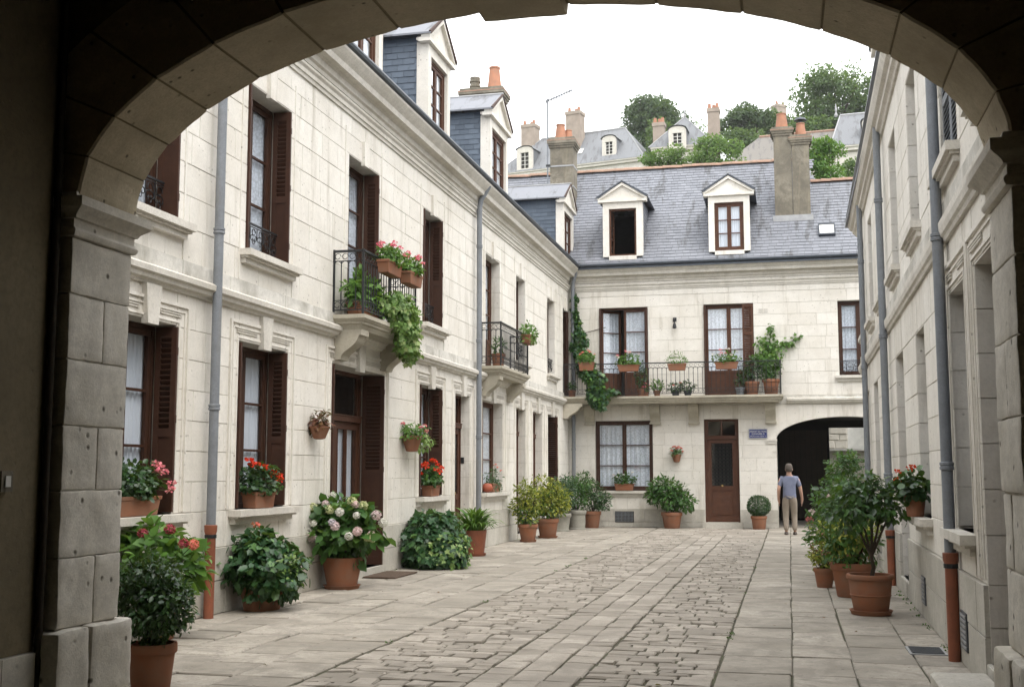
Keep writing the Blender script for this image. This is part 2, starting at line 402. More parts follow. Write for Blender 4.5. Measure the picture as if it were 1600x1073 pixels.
strip([-.592, -.02, .46, .98, 1.55], 5.6, YB + 6.5, .36, .9, 'flagstone', 'flag', .012, 0.0, .009, .008, .006, .008)
strip([-2.36, -2.10, -1.84, -1.58], 5.6, 29.4, .24, .46, 'cobble', 'cobble', .013, .0, .009, .007, .02, .008)   # the gutter band of longer setts
for fx0, fx1 in ((-3.60, -2.37), (-1.57, -.60)):                                     # irregular rows laid across
    y = 5.6; tilt = 0.0
    while y < 29.3:
        d = rng.uniform(.12, .24); x = fx0; tilt = .8 * tilt + rng.uniform(-.01, .01)
        while x < fx1 - .02:
            w_ = rng.choice((rng.uniform(.12, .2), rng.uniform(.18, .3), rng.uniform(.26, .4))); x2 = x + w_
            if x2 > fx1 - .12: x2 = fx1
            o = tilt * (x - fx0) * 3
            if rng.random() < .12:                                          # a sett broken in two
                ym = y + d * rng.uniform(.4, .6)
                for ya, yb in ((y, ym), (ym, y + d)): add_piece('cobble', 'cobble', x + .006, x2 - .008, ya + .005 + o, yb - .005 + o, rng.uniform(-.009, .004), .009, .007, .03)
            else: add_piece('cobble', 'cobble', x + rng.uniform(.005, .012), x2 - rng.uniform(.005, .013), y + rng.uniform(.004, .013) + o, y + d - rng.uniform(.004, .015) + o, rng.uniform(-.009, .005), .010, .010, .03)
            x = x2
        y += d
y = 29.4
while y < 32.9:                               # the cross-laid rows by the back house
    y2 = min(y + rng.uniform(.22, .34), 32.95); x = -3.60
    while x < -.62:
        x2 = min(x + rng.uniform(.3, .5), -.6)
        add_piece('cobble', 'cobble', x + .01, x2 - .01, y + .01, y2 - .01, rng.uniform(-.006, .004), .012, .005, .01); x = x2
    y = y2
pieces.sort(key=lambda p: -p[0])
for nm in ('flagstone', 'cobble'):
    ps = [p for p in pieces if p[1] == nm]; rest = MB()
    for k, p in enumerate(ps):
        if k < 300: p[3].build(nm, M[p[2]], pave)
        else: rest.add(p[3].v, p[3].f)
    if rest.v: rest.build(nm + '_field', M[ps[0][2]], pave, kind='stuff')

# ------------------------------------------------------------------ facades
class Facade:
    def __init__(s, T, parent): s.T = T; s.op = []; s.P = parent; s.stones = []
    def mb(s): return MB(s.T)
    def backing(s, u0, u1, v0, v1, th, mat, name='wall'):
        us = sorted({u0, u1, *[min(max(x, u0), u1) for o in s.op for x in o[:2]]})
        m = s.mb()
        for a, b in zip(us, us[1:]):
            if b - a < 1e-5: continue
            cuts = sorted([(max(o[2], v0), min(o[3], v1)) for o in s.op if o[0] < (a + b) / 2 < o[1]])
            z = v0
            for c0, c1 in cuts:
                if c0 > z: m.box(a, b, z, c0, -th, -.008)
                z = max(z, c1)
            if z < v1: m.box(a, b, z, v1, -th, -.008)
        return m.build(name, mat, s.P)
    def lay(s, u0, u1, levels, lo, hi, mat, proud=0.0, gap=.008, ch=.003, jit=.0018, extra=()):
        for k in range(len(levels) - 1):
            v0, v1 = levels[k], levels[k + 1]
            u = u0 - rng.uniform(0, lo)
            while u < u1:
                u2 = u + rng.uniform(lo, hi)
                if u2 > u1 - lo * .35: u2 = u1
                rects = [(max(u, u0), u2, v0, v1)]
                for o in list(s.op) + list(extra):
                    nr = []
                    for a, b, c, d in rects:
                        if o[0] >= b or o[1] <= a or o[2] >= d or o[3] <= c: nr.append((a, b, c, d)); continue
                        if o[0] > a: nr.append((a, o[0], c, d))
                        if o[1] < b: nr.append((o[1], b, c, d))
                        mu0, mu1 = max(a, o[0]), min(b, o[1])
                        if o[2] > c: nr.append((mu0, mu1, c, o[2]))
                        if o[3] < d: nr.append((mu0, mu1, o[3], d))
                    rects = nr
                for a, b, c, d in rects:
                    if b - a < .035 or d - c < .03: continue
                    m = s.mb(); pr = proud + rng.uniform(-.0025, .0025)
                    m.block(a + gap / 2, b - gap / 2, c + gap / 2, d - gap / 2, -.04, pr, ch, jit)
                    s.push(m, mat, (b - a) * (d - c), ((a + b) / 2, (c + d) / 2, 0))
                u = u2
    def push(s, m, mat, area, c):
        w = Vector(s.T(*c)); d = w - CAMP; n = (Vector(s.T(c[0], c[1], 1)) - w)
        s.stones.append((area * abs(n.dot(d)) / d.length ** 3, m, mat))
    def flush(s, limit=300):
        s.stones.sort(key=lambda q: -q[0]); rest = {}
        for k, (a, m, mat) in enumerate(s.stones):
            if k < limit: m.build('stone', M[mat], s.P)
            else: rest.setdefault(mat, s.mb()).add(m.v, m.f)
        for mat, m in rest.items(): m.build('stone_field', M[mat], s.P, kind='stuff')
    def reveal(s, u0, u1, v0, v1, depth, levels, sides=(0, 1), mat='stone', head=True):
        """stone lining of the jambs, one block a course"""
        for side in sides:
            for c, d in zip(levels, levels[1:]):
                a, b = max(c, v0), min(d, v1)
                if b - a < .04: continue
                m = s.mb(); t = .012
                if side: m.box(u1 - t, u1 + .001, a + .004, b - .004, -depth, -.006)
                else: m.box(u0 - .001, u0 + t, a + .004, b - .004, -depth, -.006)
                s.push(m, mat, (b - a) * depth, (u1 if side else u0, (a + b) / 2, 0))
        if head:
            m = s.mb(); m.box(u0 + .013, u1 - .013, v1 - .012, v1 + .001, -depth, -.006); s.push(m, mat, .3 * depth, ((u0 + u1) / 2, v1, 0))
    # ---- joinery
    def window(s, u0, u1, v0, v1, r, panes=3, curtain='lace', wood='brown', leaves=2, open_leaf=False, name='window', low_panel=0.0, both=False):
        f = s.mb(); fw = .055
        f.box(u0 + .002, u0 + fw, v0 + .002, v1 - .002, -r - .07, -r); f.box(u1 - fw, u1 - .002, v0 + .002, v1 - .002, -r - .07, -r)
        f.box(u0 + fw, u1 - fw, v1 - fw, v1 - .002, -r - .07, -r); f.box(u0 + fw, u1 - fw, v0 + .002, v0 + fw, -r - .07, -r)
        win = f.build(name, M[wood], s.P)
        a, b, c, d = u0 + fw, u1 - fw, v0 + fw, v1 - fw
        wl = (b - a) / leaves; st = .055
        for k in range(leaves):
            la, lb = a + k * wl + .003, a + (k + 1) * wl - .003
            hinge = open_leaf and (k == 0 or both)
            def PT(mb):
                if hinge:
                    an_ = R(80 if both else 38); ca, sa = math.cos(an_), math.sin(an_); sg_ = 1 if k == 0 else -1; hu = la if k == 0 else lb
                    mb.v = [(hu + (u - hu) * ca + sg_ * (w + r) * sa, v, -r - abs(u - hu) * sa + (w + r) * ca) for u, v, w in mb.v]
                return mb
            m = s.mb(); w0, w1 = -r - .055, -r - .012
            m.box(la, la + st, c + .003, d - .003, w0, w1); m.box(lb - st, lb, c + .003, d - .003, w0, w1)
            m.box(la + st, lb - st, d - .06, d - .003, w0, w1)
            lp = c + .07 + low_panel
            m.box(la + st, lb - st, c + .003, c + .07, w0, w1)
            if low_panel:
                m.box(la + st, lb - st, c + .07, lp - .06, w0 + .02, w1 - .014); m.box(la + st, lb - st, lp - .06, lp, w0, w1)
                m.box(la + st + .05, lb - st - .05, c + .12, lp - .11, w0 + .02, w1 - .004)
            ph = (d - .06 - lp) / panes
            for q in range(1, panes): m.box(la + st, lb - st, lp + q * ph - .014, lp + q * ph + .014, w0 + .008, w1 - .004)
            PT(m).build('casement', M[wood], win)
            for q in range(panes):
                z0, z1 = lp + q * ph + (.014 if q else 0), lp + (q + 1) * ph - (.014 if q < panes - 1 else 0)
                p = s.mb(); tl = rng.uniform(-.0015, .0015)
                p.quad((la + st, z0, -r - .034 + tl), (lb - st, z0, -r - .034 - tl), (lb - st, z1, -r - .034 - tl), (la + st, z1, -r - .034 + tl))
                PT(p).build('pane', M['glass'], win)
            if curtain:
                cm = s.mb(); n = 44; ph0 = rng.uniform(0, 6)
                zb = c + .02 + low_panel * .6; rows = 3
                for i in range(n + 1):
                    t = i / n; u = la + .02 + (lb - la - .04) * t
                    for q in range(rows):
                        sq = q / (rows - 1)
                        amp = .010 + .012 * (1 - sq)
                        w = -r - .082 + amp * math.sin(t * 34 + ph0 + .4 * sq) + .5 * amp * math.sin(t * 77 + ph0 * 2)
                        cm.v.append((u + .01 * math.sin(t * 20 + ph0) * (1 - sq), zb + (d - zb) * sq, w))
                for i in range(n):
                    for q in range(rows - 1):
                        A = i * rows + q; cm.f.append((A, A + rows, A + rows + 1, A + 1))
                PT(cm).build('curtain', M[curtain], win, smooth=180)
        return win
    def shutter(s, u, v0, v1, w0, w1, t=.032, louvre=(.45, .95), side=1, wood='brown'):
        """leaf folded back against a jamb; spans w0..w1, thickness towards -side"""
        a, b = (u - t, u) if side > 0 else (u, u + t)
        m = s.mb(); e = .06; H = v1 - v0; l0, l1 = v0 + H * louvre[0], v0 + H * louvre[1]
        m.box(a, b, v0, v1, w0, w0 + e); m.box(a, b, v0, v1, w1 - e, w1)
        for z0, z1 in ((v0, v0 + .12), (l0 - .09, l0), (l1, v1)): m.box(a, b, z0, z1, w0 + e, w1 - e)
        m.box(a + .01, b - .01, v0 + .12, l0 - .09, w0 + e, w1 - e)
        sh = m.build('shutter', M[wood], s.P)
        m = s.mb(); n = max(4, int((l1 - l0) / .055)); h = (l1 - l0) / n
        for k in range(n):
            z = l0 + k * h
            m.add([(a + .002, z + h * .95, w0 + e), (a + .002, z + h * .95, w1 - e), (b - .002, z + h * .25, w1 - e), (b - .002, z + h * .25, w0 + e),
                   (a + .002, z + h * .75, w0 + e), (a + .002, z + h * .75, w1 - e), (b - .002, z + .0, w1 - e), (b - .002, z + .0, w0 + e)],
                  [(0, 1, 2, 3), (4, 7, 6, 5), (0, 4, 5, 1), (2, 6, 7, 3)])
        m.build('louvres', M[wood], sh, kind='stuff')
        for z in (v0 + .25, v0 + H * .5, v1 - .25): s.mb().box(a - .004, b + .004, z - .04, z + .04, w1 - .012, w1 + .005).build('hinge', M['brown'], sh)
        return sh
    def sill(s, u0, u1, v, proj=.14, h=.13, mat='stone_trim'):
        m = s.mb(); d = .05
        for k, (p, z0, z1) in enumerate(((proj, -.075, 0), (proj * .72, -.1, -.0755), (proj * .45, -h - .03, -.1005))):
            e = d * (1 - k * .45)
            m.box(u0 - e, u1 + e, v + z0, v + z1, -.32 if k == 0 else -.03, p)
        return m.build('window_sill', M[mat], s.P)
    def guard(s, u0, u1, v0, v1, w):
        """ornamental iron guard across a window"""
        m = s.mb()
        m.box(u0, u1, v1 - .022, v1, w - .012, w + .012); m.box(u0, u1, v1 - .05, v1 - .04, w - .005, w + .005)
        n = max(3, int((u1 - u0) / .17)); st = (u1 - u0) / n
        for k in range(n):
            uc = u0 + (k + .5) * st; dep = (v1 - v0) * (.72 + .28 * abs(2 * (k + .5) / n - 1))
            m.ring((uc, v1 - .05 - dep * .28, w), dep * .25, (1, 0, 0), (0, 1, 0), .007, 10, 4, 0, 5.6, .5)
            m.ring((uc - st * .25, v1 - .05 - dep * .62, w), dep * .2, (1, 0, 0), (0, 1, 0), .006, 9, 4, 1, 6.5, .6)
            m.ring((uc + st * .25, v1 - .05 - dep * .62, w), dep * .2, (-1, 0, 0), (0, 1, 0), .006, 9, 4, 1, 6.5, .6)
            m.ring((uc, v1 - .05 - dep * .82, w), dep * .13, (1, 0, 0), (0, 1, 0), .006, 8, 4)
            m.box(uc - st / 2 - .005, uc - st / 2 + .005, v1 - .05 - dep * .6, v1 - .05, w - .005, w + .005)
        return m.build('window_guard', M['iron'], s.P)
    def profile(s, prof, u0, u1, name, mat, ends=True):
        """prof: (v, w) outline from the wall and back, run along u"""
        m = s.mb(); n = len(prof)
        m.v = [(u0, v, w) for v, w in prof] + [(u1, v, w) for v, w in prof]
        m.f = [(i, i + 1, n + i + 1, n + i) for i in range(n - 1)] + [tuple(range(n)), tuple(range(n, 2 * n))[::-1]]
        return m.build(name, M[mat], s.P)
    def surround(s, u0, u1, v0, v1, top, key=True):
        """moulded frame, keystone and grooved lintel panels of a ground-floor opening"""
        m = s.mb(); o = .20
        for off, wd, pr in ((o, .035, .022), (o - .055, .015, .014), (.03, .02, .012)):
            m.box(u0 - off - wd, u0 - off, v0, v1 + off + wd, -.003, pr); m.box(u1 + off, u1 + off + wd, v0, v1 + off + wd, -.003, pr)
            m.box(u0 - off, u1 + off, v1 + off, v1 + off + wd, -.003, pr)
        m.build('architrave', M['stone'], s.P)
        uc = (u0 + u1) / 2
        if key:
            k = s.mb(); k.extrude([(-.10, v1 - .05), (.10, v1 - .05), (.145, top), (-.145, top)], 2, -.02, .055)
            k.v = [(x + uc, y, z) for x, y, z in k.v]; k.build('keystone', M['stone_trim'], s.P)
        for a, b in ((u0 - .08, uc - .2), (uc + .2, u1 + .08)):
            if b - a < .15: continue
            p = s.mb()
            for z in (v1 + .09, v1 + .115, v1 + .14): p.box(a, b, z, z + .012, -.003, .016)
            p.build('lintel_panel', M['stone_trim'], s.P)
    def upper_key(s, uc, v1):
        k = s.mb(); k.extrude([(-.09, v1 - .04), (.09, v1 - .04), (.11, v1 + .33), (-.11, v1 + .33)], 2, -.02, .045)
        k.v = [(x + uc, y, z) for x, y, z in k.v]; k.build('keystone', M['stone'], s.P)
    def door(s, u0, u1, v0, v1, r, transom=.55, glazed=False, wood='brown_red'):
        m = s.mb(); fw = .06; tz = v1 - transom
        m.box(u0 + .002, u0 + fw, v0, v1 - .002, -r - .09, -r); m.box(u1 - fw, u1 - .002, v0, v1 - .002, -r - .09, -r)
        m.box(u0 + fw, u1 - fw, v1 - fw, v1 - .002, -r - .09, -r)
        m.box(u0 + fw, u1 - fw, tz - .04, tz + .04, -r - .09, -r + .03); m.box(u0 + fw, u1 - fw, tz + .04, tz + .06, -r - .09, -r + .045)
        d = m.build('door', M[wood], s.P)
        p = s.mb(); p.quad((u0 + fw, tz + .06, -r - .05), (u1 - fw, tz + .06, -r - .05), (u1 - fw, v1 - fw, -r - .05), (u0 + fw, v1 - fw, -r - .05)); p.build('pane', M['glass'], d)
        b = s.mb(); uc = (u0 + u1) / 2
        if transom > .4:
            for a, c in ((u0 + fw, u0 + fw + .05), (u1 - fw - .05, u1 - fw), (uc - .02, uc + .02)): s.mb().box(a, c, tz + .06, v1 - fw, -r - .075, -r - .03).build('transom_bar', M[wood], d)
        nl = 2 if u1 - u0 > 1.3 else 1; wl = (u1 - u0 - 2 * fw) / nl
        for k in range(nl):
            a, c = u0 + fw + k * wl + .003, u0 + fw + (k + 1) * wl - .003
            m = s.mb(); st = .11; w0, w1 = -r - .075, -r - .02
            top = tz - .045; mid = v0 + (.95 if not glazed else .8)
            m.box(a, a + st, v0 + .01, top, w0, w1); m.box(c - st, c, v0 + .01, top, w0, w1)
            m.box(a + st, c - st, top - .11, top, w0, w1); m.box(a + st, c - st, mid - .06, mid + .06, w0, w1); m.box(a + st, c - st, v0 + .01, v0 + .16, w0, w1)
            m.box(a + st, c - st, v0 + .16, mid - .06, w0 + .015, w1 - .02); m.box(a + st + .05, c - st - .05, v0 + .21, mid - .11, w0 + .02, w1 - .006)
            if glazed: m.box((a + c) / 2 - .02, (a + c) / 2 + .02, mid + .06, top - .11, w0, w1)
            m.box(a + st, a + st + .018, mid + .06, top - .11, w1, w1 + .01); m.box(c - st - .018, c - st, mid + .06, top - .11, w1, w1 + .01)
            m.build('door_leaf', M[wood], d)
            q = s.mb(); q.quad((a + st, mid + .06, -r - .05), (c - st, mid + .06, -r - .05), (c - st, top - .11, -r - .05), (a + st, top - .11, -r - .05)); q.build('pane', M['glass'], d)
            if glazed:
                cm = s.mb(); n = 30
                for i in range(n + 1):
                    t = i / n; u = a + st + (c - a - 2 * st) * t; w = -r - .10 + .012 * math.sin(t * 40)
                    cm.v += [(u, mid + .05, w), (u, top - .1, w)]
                cm.f = [(2 * i, 2 * i + 2, 2 * i + 3, 2 * i + 1) for i in range(n)]
                cm.build('curtain', M['sheer'], d, smooth=180)
            else:                                     # iron grille in the glazed upper panel
                gm = s.mb(); zz = mid + .06; gu0, gu1 = a + st, c - st; gh = top - .11 - zz
                nn = max(2, int((gu1 - gu0) / .09)); rr = (gu1 - gu0) / nn / 2; nr_ = int(gh / (2 * rr))
                for i in range(nn):
                    gm.box(gu0 + 2 * rr * i - .004, gu0 + 2 * rr * i + .004, zz, zz + gh, -r - .046, -r - .038)
                    for j in range(nr_): gm.ring((gu0 + rr * (2 * i + 1), zz + rr * (2 * j + 1), -r - .04), rr * .9, (1, 0, 0), (0, 1, 0), .005, 8, 3)
                gm.build('grille', M['iron'], d)
        h = s.mb(); hu = uc + (.0 if nl == 2 else (u1 - u0) * .0)
        h.tube([(hu, v0 + 1.02, -r - .02), (hu, v0 + 1.02, -r + .045)], [.016, .03], 8); h.build('door_knob', M['brass' if not glazed else 'iron'], d, smooth=40)
        return d
    def step(s, u0, u1, v, proj, h0=-.03):
        m = s.mb(); m.box(u0, u1, h0, v, -.5, proj); return m.build('door_step', M['plinth'], s.P)
    def dark_box(s, u0, u1, v0, v1, w):
        m = s.mb(); m.box(u0, u1, v0, v1, w - .05, w); return m

def railing(parent, path, z0, z1, name='railing', step=.105):
    """path: plan points; bars, posts, one baluster mesh shared by all, arched heads and scroll bands"""
    O = wloc(parent)
    m = MB(); dec = MB()
    P = [Vector((p[0], p[1], 0)) for p in path]
    bz = z0 + .06; lb = z0 + .2; ub = z1 - .16
    def bar(a, b, z, h, t):
        d = (b - a).normalized(); n = Vector((-d.y, d.x, 0)) * t
        m.add([a + n + Vector((0, 0, z)), a - n + Vector((0, 0, z)), b - n + Vector((0, 0, z)), b + n + Vector((0, 0, z)),
               a + n + Vector((0, 0, z + h)), a - n + Vector((0, 0, z + h)), b - n + Vector((0, 0, z + h)), b + n + Vector((0, 0, z + h))],
              [(0, 1, 2, 3), (4, 7, 6, 5), (0, 4, 5, 1), (1, 5, 6, 2), (2, 6, 7, 3), (3, 7, 4, 0)])
    spots = []
    for a, b in zip(P, P[1:]):
        bar(a, b, z1 - .03, .03, .022); bar(a, b, ub, .012, .008); bar(a, b, bz, .016, .01); bar(a, b, lb, .01, .007)
        Ln = (b - a).length; n = max(2, round(Ln / step)); d = (b - a).normalized(); st = Ln / n
        for k in range(n):
            c = a + d * (st * (k + .5)); zc = Vector((0, 0, 1))
            dec.ring(c + Vector((0, 0, ub + .068)), .05, d, zc, .0055, 9, 4, 0, 5.8, .35)
            dec.ring(c + Vector((0, 0, ub - .05)), st * .5, d, zc, .0055, 7, 4, 0, math.pi)
            dec.ring(c + Vector((0, 0, (bz + lb) / 2 + .01)), .05, d, zc, .0055, 9, 4, .5, 6.0, .35)
            if k: spots.append(a + d * (st * k))
    for p in P: m.box(p.x - .014, p.x + .014, p.y - .014, p.y + .014, z0, z1 + .01)
    rl = link_mesh(m.mesh(name, O), name, M['iron'], parent)
    link_mesh(dec.mesh('scroll_band', O), 'scroll_band', M['iron'], rl, kind='stuff')
    bm = MB().tube([(0, 0, bz), (0, 0, bz + .1), (0, 0, (bz + ub) / 2 - .02), (0, 0, (bz + ub) / 2), (0, 0, (bz + ub) / 2 + .02), (0, 0, ub)], [.008, .008, .008, .014, .008, .008], 5)
    me = bm.mesh('baluster'); me.materials.append(M['iron'])
    for p in spots: link_mesh(me, 'baluster', None, rl, loc=Vector((p.x, p.y, 0)) - O)
    return rl

def downpipe(parent, x, y, ztop, zboot, r=.06, off=(0, 0), top_bend=None):
    m = MB(); pts = []
    if top_bend is not None: pts += [Vector((x, y, ztop + .16)) + Vector(top_bend), Vector((x, y, ztop + .10)) + Vector(top_bend) * .8, Vector((x, y, ztop - .05)) + Vector(top_bend) * .15]
    pts += [(x, y, ztop - .2), (x, y, zboot)]
    m.tube(pts, r, 14)
    dp = m.build('downpipe', M['zinc'], parent, smooth=40)
    z = ztop - 1.0; c = MB()
    while z > zboot + .3:
        c.lathe([(r, -.035), (r + .012, -.03), (r + .012, -.008), (r + .004, 0), (r + .012, .008), (r + .012, .03), (r, .035)], 14, (x, y, z)); z -= 1.95
    c.build('pipe_collar', M['zinc'], dp, smooth=40)
    if zboot > .1:
        b = MB(); b.lathe([(r + .002, -.03), (r + .004, zboot - .1), (r + .016, zboot - .06), (r + .018, zboot), (r + .003, zboot + .004)], 14, (x, y, 0)); b.build('terracotta_boot', M['terracotta_pipe'], dp, smooth=40)
        c = MB().lathe([(r + .005, -.02), (r + .012, -.018), (r + .012, .018), (r + .005, .02)], 14, (x, y, zboot * .88)); c.build('clamp', M['iron'], dp)
    return dp

def rows(a, b, n): return [a + (b - a) * k / n for k in range(n + 1)]
GF = [.72] + rows(1.12, 3.06, 6) + [3.43]; UF = [3.78] + rows(4.15, 6.22, 6) + [6.52, 6.80]
STRING = [(3.42, -.01), (3.42, .03), (3.45, .045), (3.465, .085), (3.50, .095), (3.52, .13), (3.575, .135), (3.60, .10), (3.605, -.01)]
CORNICE = [(7.03, -.01), (7.03, .03), (7.08, .04), (7.10, .08), (7.17, .10), (7.2, .14), (7.205, .23), (7.28, .25), (7.33, .30), (7.40, .36), (7.43, .37), (7.435, -.3)]
ARCHI = [(6.79, -.01), (6.79, .025), (6.84, .03), (6.845, .05), (6.90, .055), (6.93, .085), (6.96, .09), (6.965, -.01)]
GUTTER = [(7.436, .30), (7.436, .36), (7.46, .40), (7.50, .415), (7.53, .41), (7.53, .395), (7.50, .38), (7.47, .33), (7.47, .28)]

# ================================================================== left building
LB = thing('limestone_house', 'long pale limestone house with brown shutters and balconies along the courtyard', 'building', (XL, 19.5, 0))
FLT = Facade(lambda u, v, w: (XL + w, u, v), LB)
LGF = [('win', 9.72, 10.82), ('win', 12.23, 13.53), ('dbl', 15.05, 17.15), ('win', 19.0, 20.3), ('door', 21.2, 22.28), ('winb', 23.2, 25.0), ('door', 26.28, 27.32), ('door', 28.1, 29.25), ('shut', 29.93, 31.15)]
LUF = [('win', 9.62, 10.74), ('win', 12.32, 13.5), ('bal', 15.58, 16.81), ('win', 19.13, 20.26), ('balb', 23.47, 24.73), ('winb', 26.29, 27.29), ('winb', 29.92, 30.95), ('shut', 32.12, 32.85)]
for k, a, b in LGF: FLT.op.append((a, b, 1.12 if k.startswith('win') else .12, 3.07))
for k, a, b in LUF: FLT.op.append((a, b, 4.15 if k.startswith('win') else 3.72, 6.21))
FLT.op += [(7.0, 8.1, 1.12, 3.07), (7.0, 8.1, 4.15, 6.21)]
FLT.backing(6.05, YB + .3, -.03, 7.42, .5, M['mortar'])
FLT.lay(6.05, YB, [0, .36, .72], .7, 1.15, 'plinth', .035)
FLT.lay(6.05, YB, GF, .55, .95, 'stone')
FLT.lay(6.05, YB, [3.605, 3.78], .9, 1.5, 'band', .03)
FLT.lay(6.05, YB, UF, .55, .95, 'stone')
FLT.lay(6.05, YB, [6.965, 7.03], .9, 1.5, 'stone', .01)
FLT.profile(STRING, 6.05, YB - .98, 'string_course', 'stone_trim')
FLT.profile(CORNICE, 6.05, YB - .1, 'cornice', 'stone_trim')
FLT.profile(ARCHI, 6.05, YB, 'frieze_moulding', 'stone_trim')
FLT.profile(GUTTER, 6.05, YB - .36, 'gutter', 'gutter')
for k, a, b in LGF:
    if k == 'win':
        FLT.window(a, b, 1.12, 3.07, .25, 3, 'sheer'); FLT.shutter(b - .006, 1.14, 3.05, -.22, .025); FLT.shutter(a + .006, 1.14, 3.05, -.22, .025, side=-1)
    elif k == 'winb':
        FLT.window(a, b, 1.12, 3.07, .22, 3, 'lace', 'brown_red'); FLT.reveal(a, b, 1.12, 3.07, .22, GF)
    elif k == 'dbl':
        FLT.door(a, b, .12, 3.07, .36, .72, True); FLT.shutter(b - .006, .13, 3.05, -.33, .03, louvre=(.5, .95)); FLT.shutter(a + .006, .13, 3.05, -.33, .03, louvre=(.5, .95), side=-1)
        FLT.step(a - .02, b + .02, .12, .05)
    elif k == 'door':
        FLT.door(a, b, .12, 3.07, .19, .62, False); FLT.reveal(a, b, .12, 3.07, .19, [.12, .4, .72] + GF[1:]); FLT.step(a - .02, b + .02, .12, .05)
    else:
        FLT.door(a, b, .12, 3.07, .34, .6, False); FLT.shutter(b - .006, .13, 3.05, -.31, .03); FLT.step(a - .02, b + .02, .12, .05)
    FLT.surround(a, b, .76 if not k.startswith('win') else 1.14, 3.07, 3.42)
    if k.startswith('win'): FLT.sill(a - .12, b + .12, 1.12, .16)
for k, a, b in LUF:
    if k == 'win':
        FLT.window(a, b, 4.15, 6.21, .25, 3, 'lace'); FLT.shutter(b - .006, 4.17, 6.19, -.22, .025); FLT.shutter(a + .006, 4.17, 6.19, -.22, .025, side=-1)
        FLT.guard(a + .03, b - .04, 4.3, 4.58, -.14)
    elif k == 'winb':
        FLT.window(a, b, 4.15, 6.21, .18, 3, 'lace'); FLT.reveal(a, b, 4.15, 6.21, .18, UF); FLT.guard(a + .01, b - .01, 4.3, 4.6, -.08)
    else:
        FLT.window(a, b, 3.72, 6.21, .25 if k != 'balb' else .2, 3, 'lace', 'brown_red' if k == 'balb' else 'brown', low_panel=.6, name='french_window')
        if k == 'balb': FLT.reveal(a, b, 3.72, 6.21, .2, [3.72] + UF[1:])
        else: FLT.shutter(b - .006, 3.74, 6.19, -.22, .025)
    FLT.upper_key((a + b) / 2, 6.21)
    for q in (a - .165, b + .14): FLT.mb().box(q, q + .025, 3.79, 6.6, -.003, .012).build('pilaster_strip', M['stone'], LB)
    if k.startswith('win'): FLT.sill(a - .1, b + .12, 4.15, .15)
MB(FLT.T).box(22.255, 22.268, 1.72, 1.84, -.2, -.12).build('doorbell', M['iron'], LB)
FLT.flush()
# shell behind the facade so rooms stay dark, roof of slate
sh = MB(); sh.box(XL - 6.2, XL - 6, 6.05, YB + 3.2, 0, 7.4); sh.box(XL - 6, XL - .5, 6.05, 6.25, 0, 7.4); sh.box(XL - 6, XL - .5, 6.25, YB, 3.45, 3.55); sh.box(XL - 6, XL - .5, 6.25, YB, 7.2, 7.3); sh.box(XL - 6, XL - .5, YB + .3, YB + .5, 0, 7.4)
sh.box(XL - 2.6, XL - 2.5, 6.25, YB, 0, 7.2)
sh.build('rear_wall', M['room'], LB)
RT = math.tan(R(42)); XG = XL + .3
def lroof(x): return 7.46 + (XG - x) * RT
rf = MB(); rf.extrude([(XG, 7.46), (XL - 3.2, lroof(XL - 3.2)), (XL - 6.4, 7.46), (XL - 6.4, 7.40), (XG, 7.40)], 1, 6.05, YB + 2.0); rf.build('roof', M['slate'], LB)

def scroll_console(T, parent, u0, u1, ztop, zbot, depth, name='bracket', mat='balcony'):
    """stone console: S-profile in (w, v), between u0 and u1"""
    m = MB(T); pr = [(-.01, ztop), (depth, ztop), (depth, ztop - .08)]
    for k in range(13):
        t = k / 12; z = ztop - .08 - (ztop - .08 - zbot) * t
        w = depth * (.97 - .55 * t ** .8 - .32 * max(0, t - .55)) + .035 * math.sin(t * 2 * math.pi) - .02
        pr.append((max(w, .04), z))
    pr.append((-.01, zbot)); n = len(pr)
    m.v = [(u0, v, w) for w, v in pr] + [(u1, v, w) for w, v in pr]
    m.f = [tuple(range(n)), tuple(range(n, 2 * n))[::-1]] + [(i, (i + 1) % n, n + (i + 1) % n, n + i) for i in range(n)]
    return m.build(name, M[mat], parent)
def balcony_slab(T, parent, u0, u1, ztop, proj, ends=True):
    m = MB(T)
    lev = [(0, 0), (.0, .055), (-.012, .062), (-.03, .085), (-.05, .10), (-.055, .125), (-.085, .14), (-.12, .20)]
    vs = []
    for e, dz in lev: vs += [(u0 - e * ends, ztop - dz, -.01), (u1 + e * ends, ztop - dz, -.01), (u1 + e * ends, ztop - dz, proj + e), (u0 - e * ends, ztop - dz, proj + e)]
    m.v = vs; n = len(lev)
    m.f = [(0, 1, 2, 3)] + [(4 * (n - 1) + k for k in (3, 2, 1, 0))]
    m.f = [tuple(f) for f in m.f]
    for i in range(n - 1):
        for k in range(4): k2 = (k + 1) % 4; m.f.append((4 * i + k, 4 * i + k2, 4 * i + 4 + k2, 4 * i + 4 + k))
    return m.build('balcony', M['balcony'], parent)
for a, b, p in ((14.98, 17.42, .50), (23.05, 25.72, .47)):
    bs = balcony_slab(FLT.T, LB, a, b, 3.74, p)
    for c in (a + .12, b - .42): scroll_console(FLT.T, bs, c, c + .3, 3.54, 3.12, p * .82)
    railing(LB, [(XL + .01, a + .06), (XL + p - .05, a + .06), (XL + p - .05, b - .06), (XL + .01, b - .06)], 3.74, 4.66)
downpipe(LB, XL + .12, 11.45, 7.15, .98, .052, top_bend=(.2, 0, .1))
downpipe(LB, XL + .12, 22.5, 7.15, .55, .054, top_bend=(.2, 0, .1))

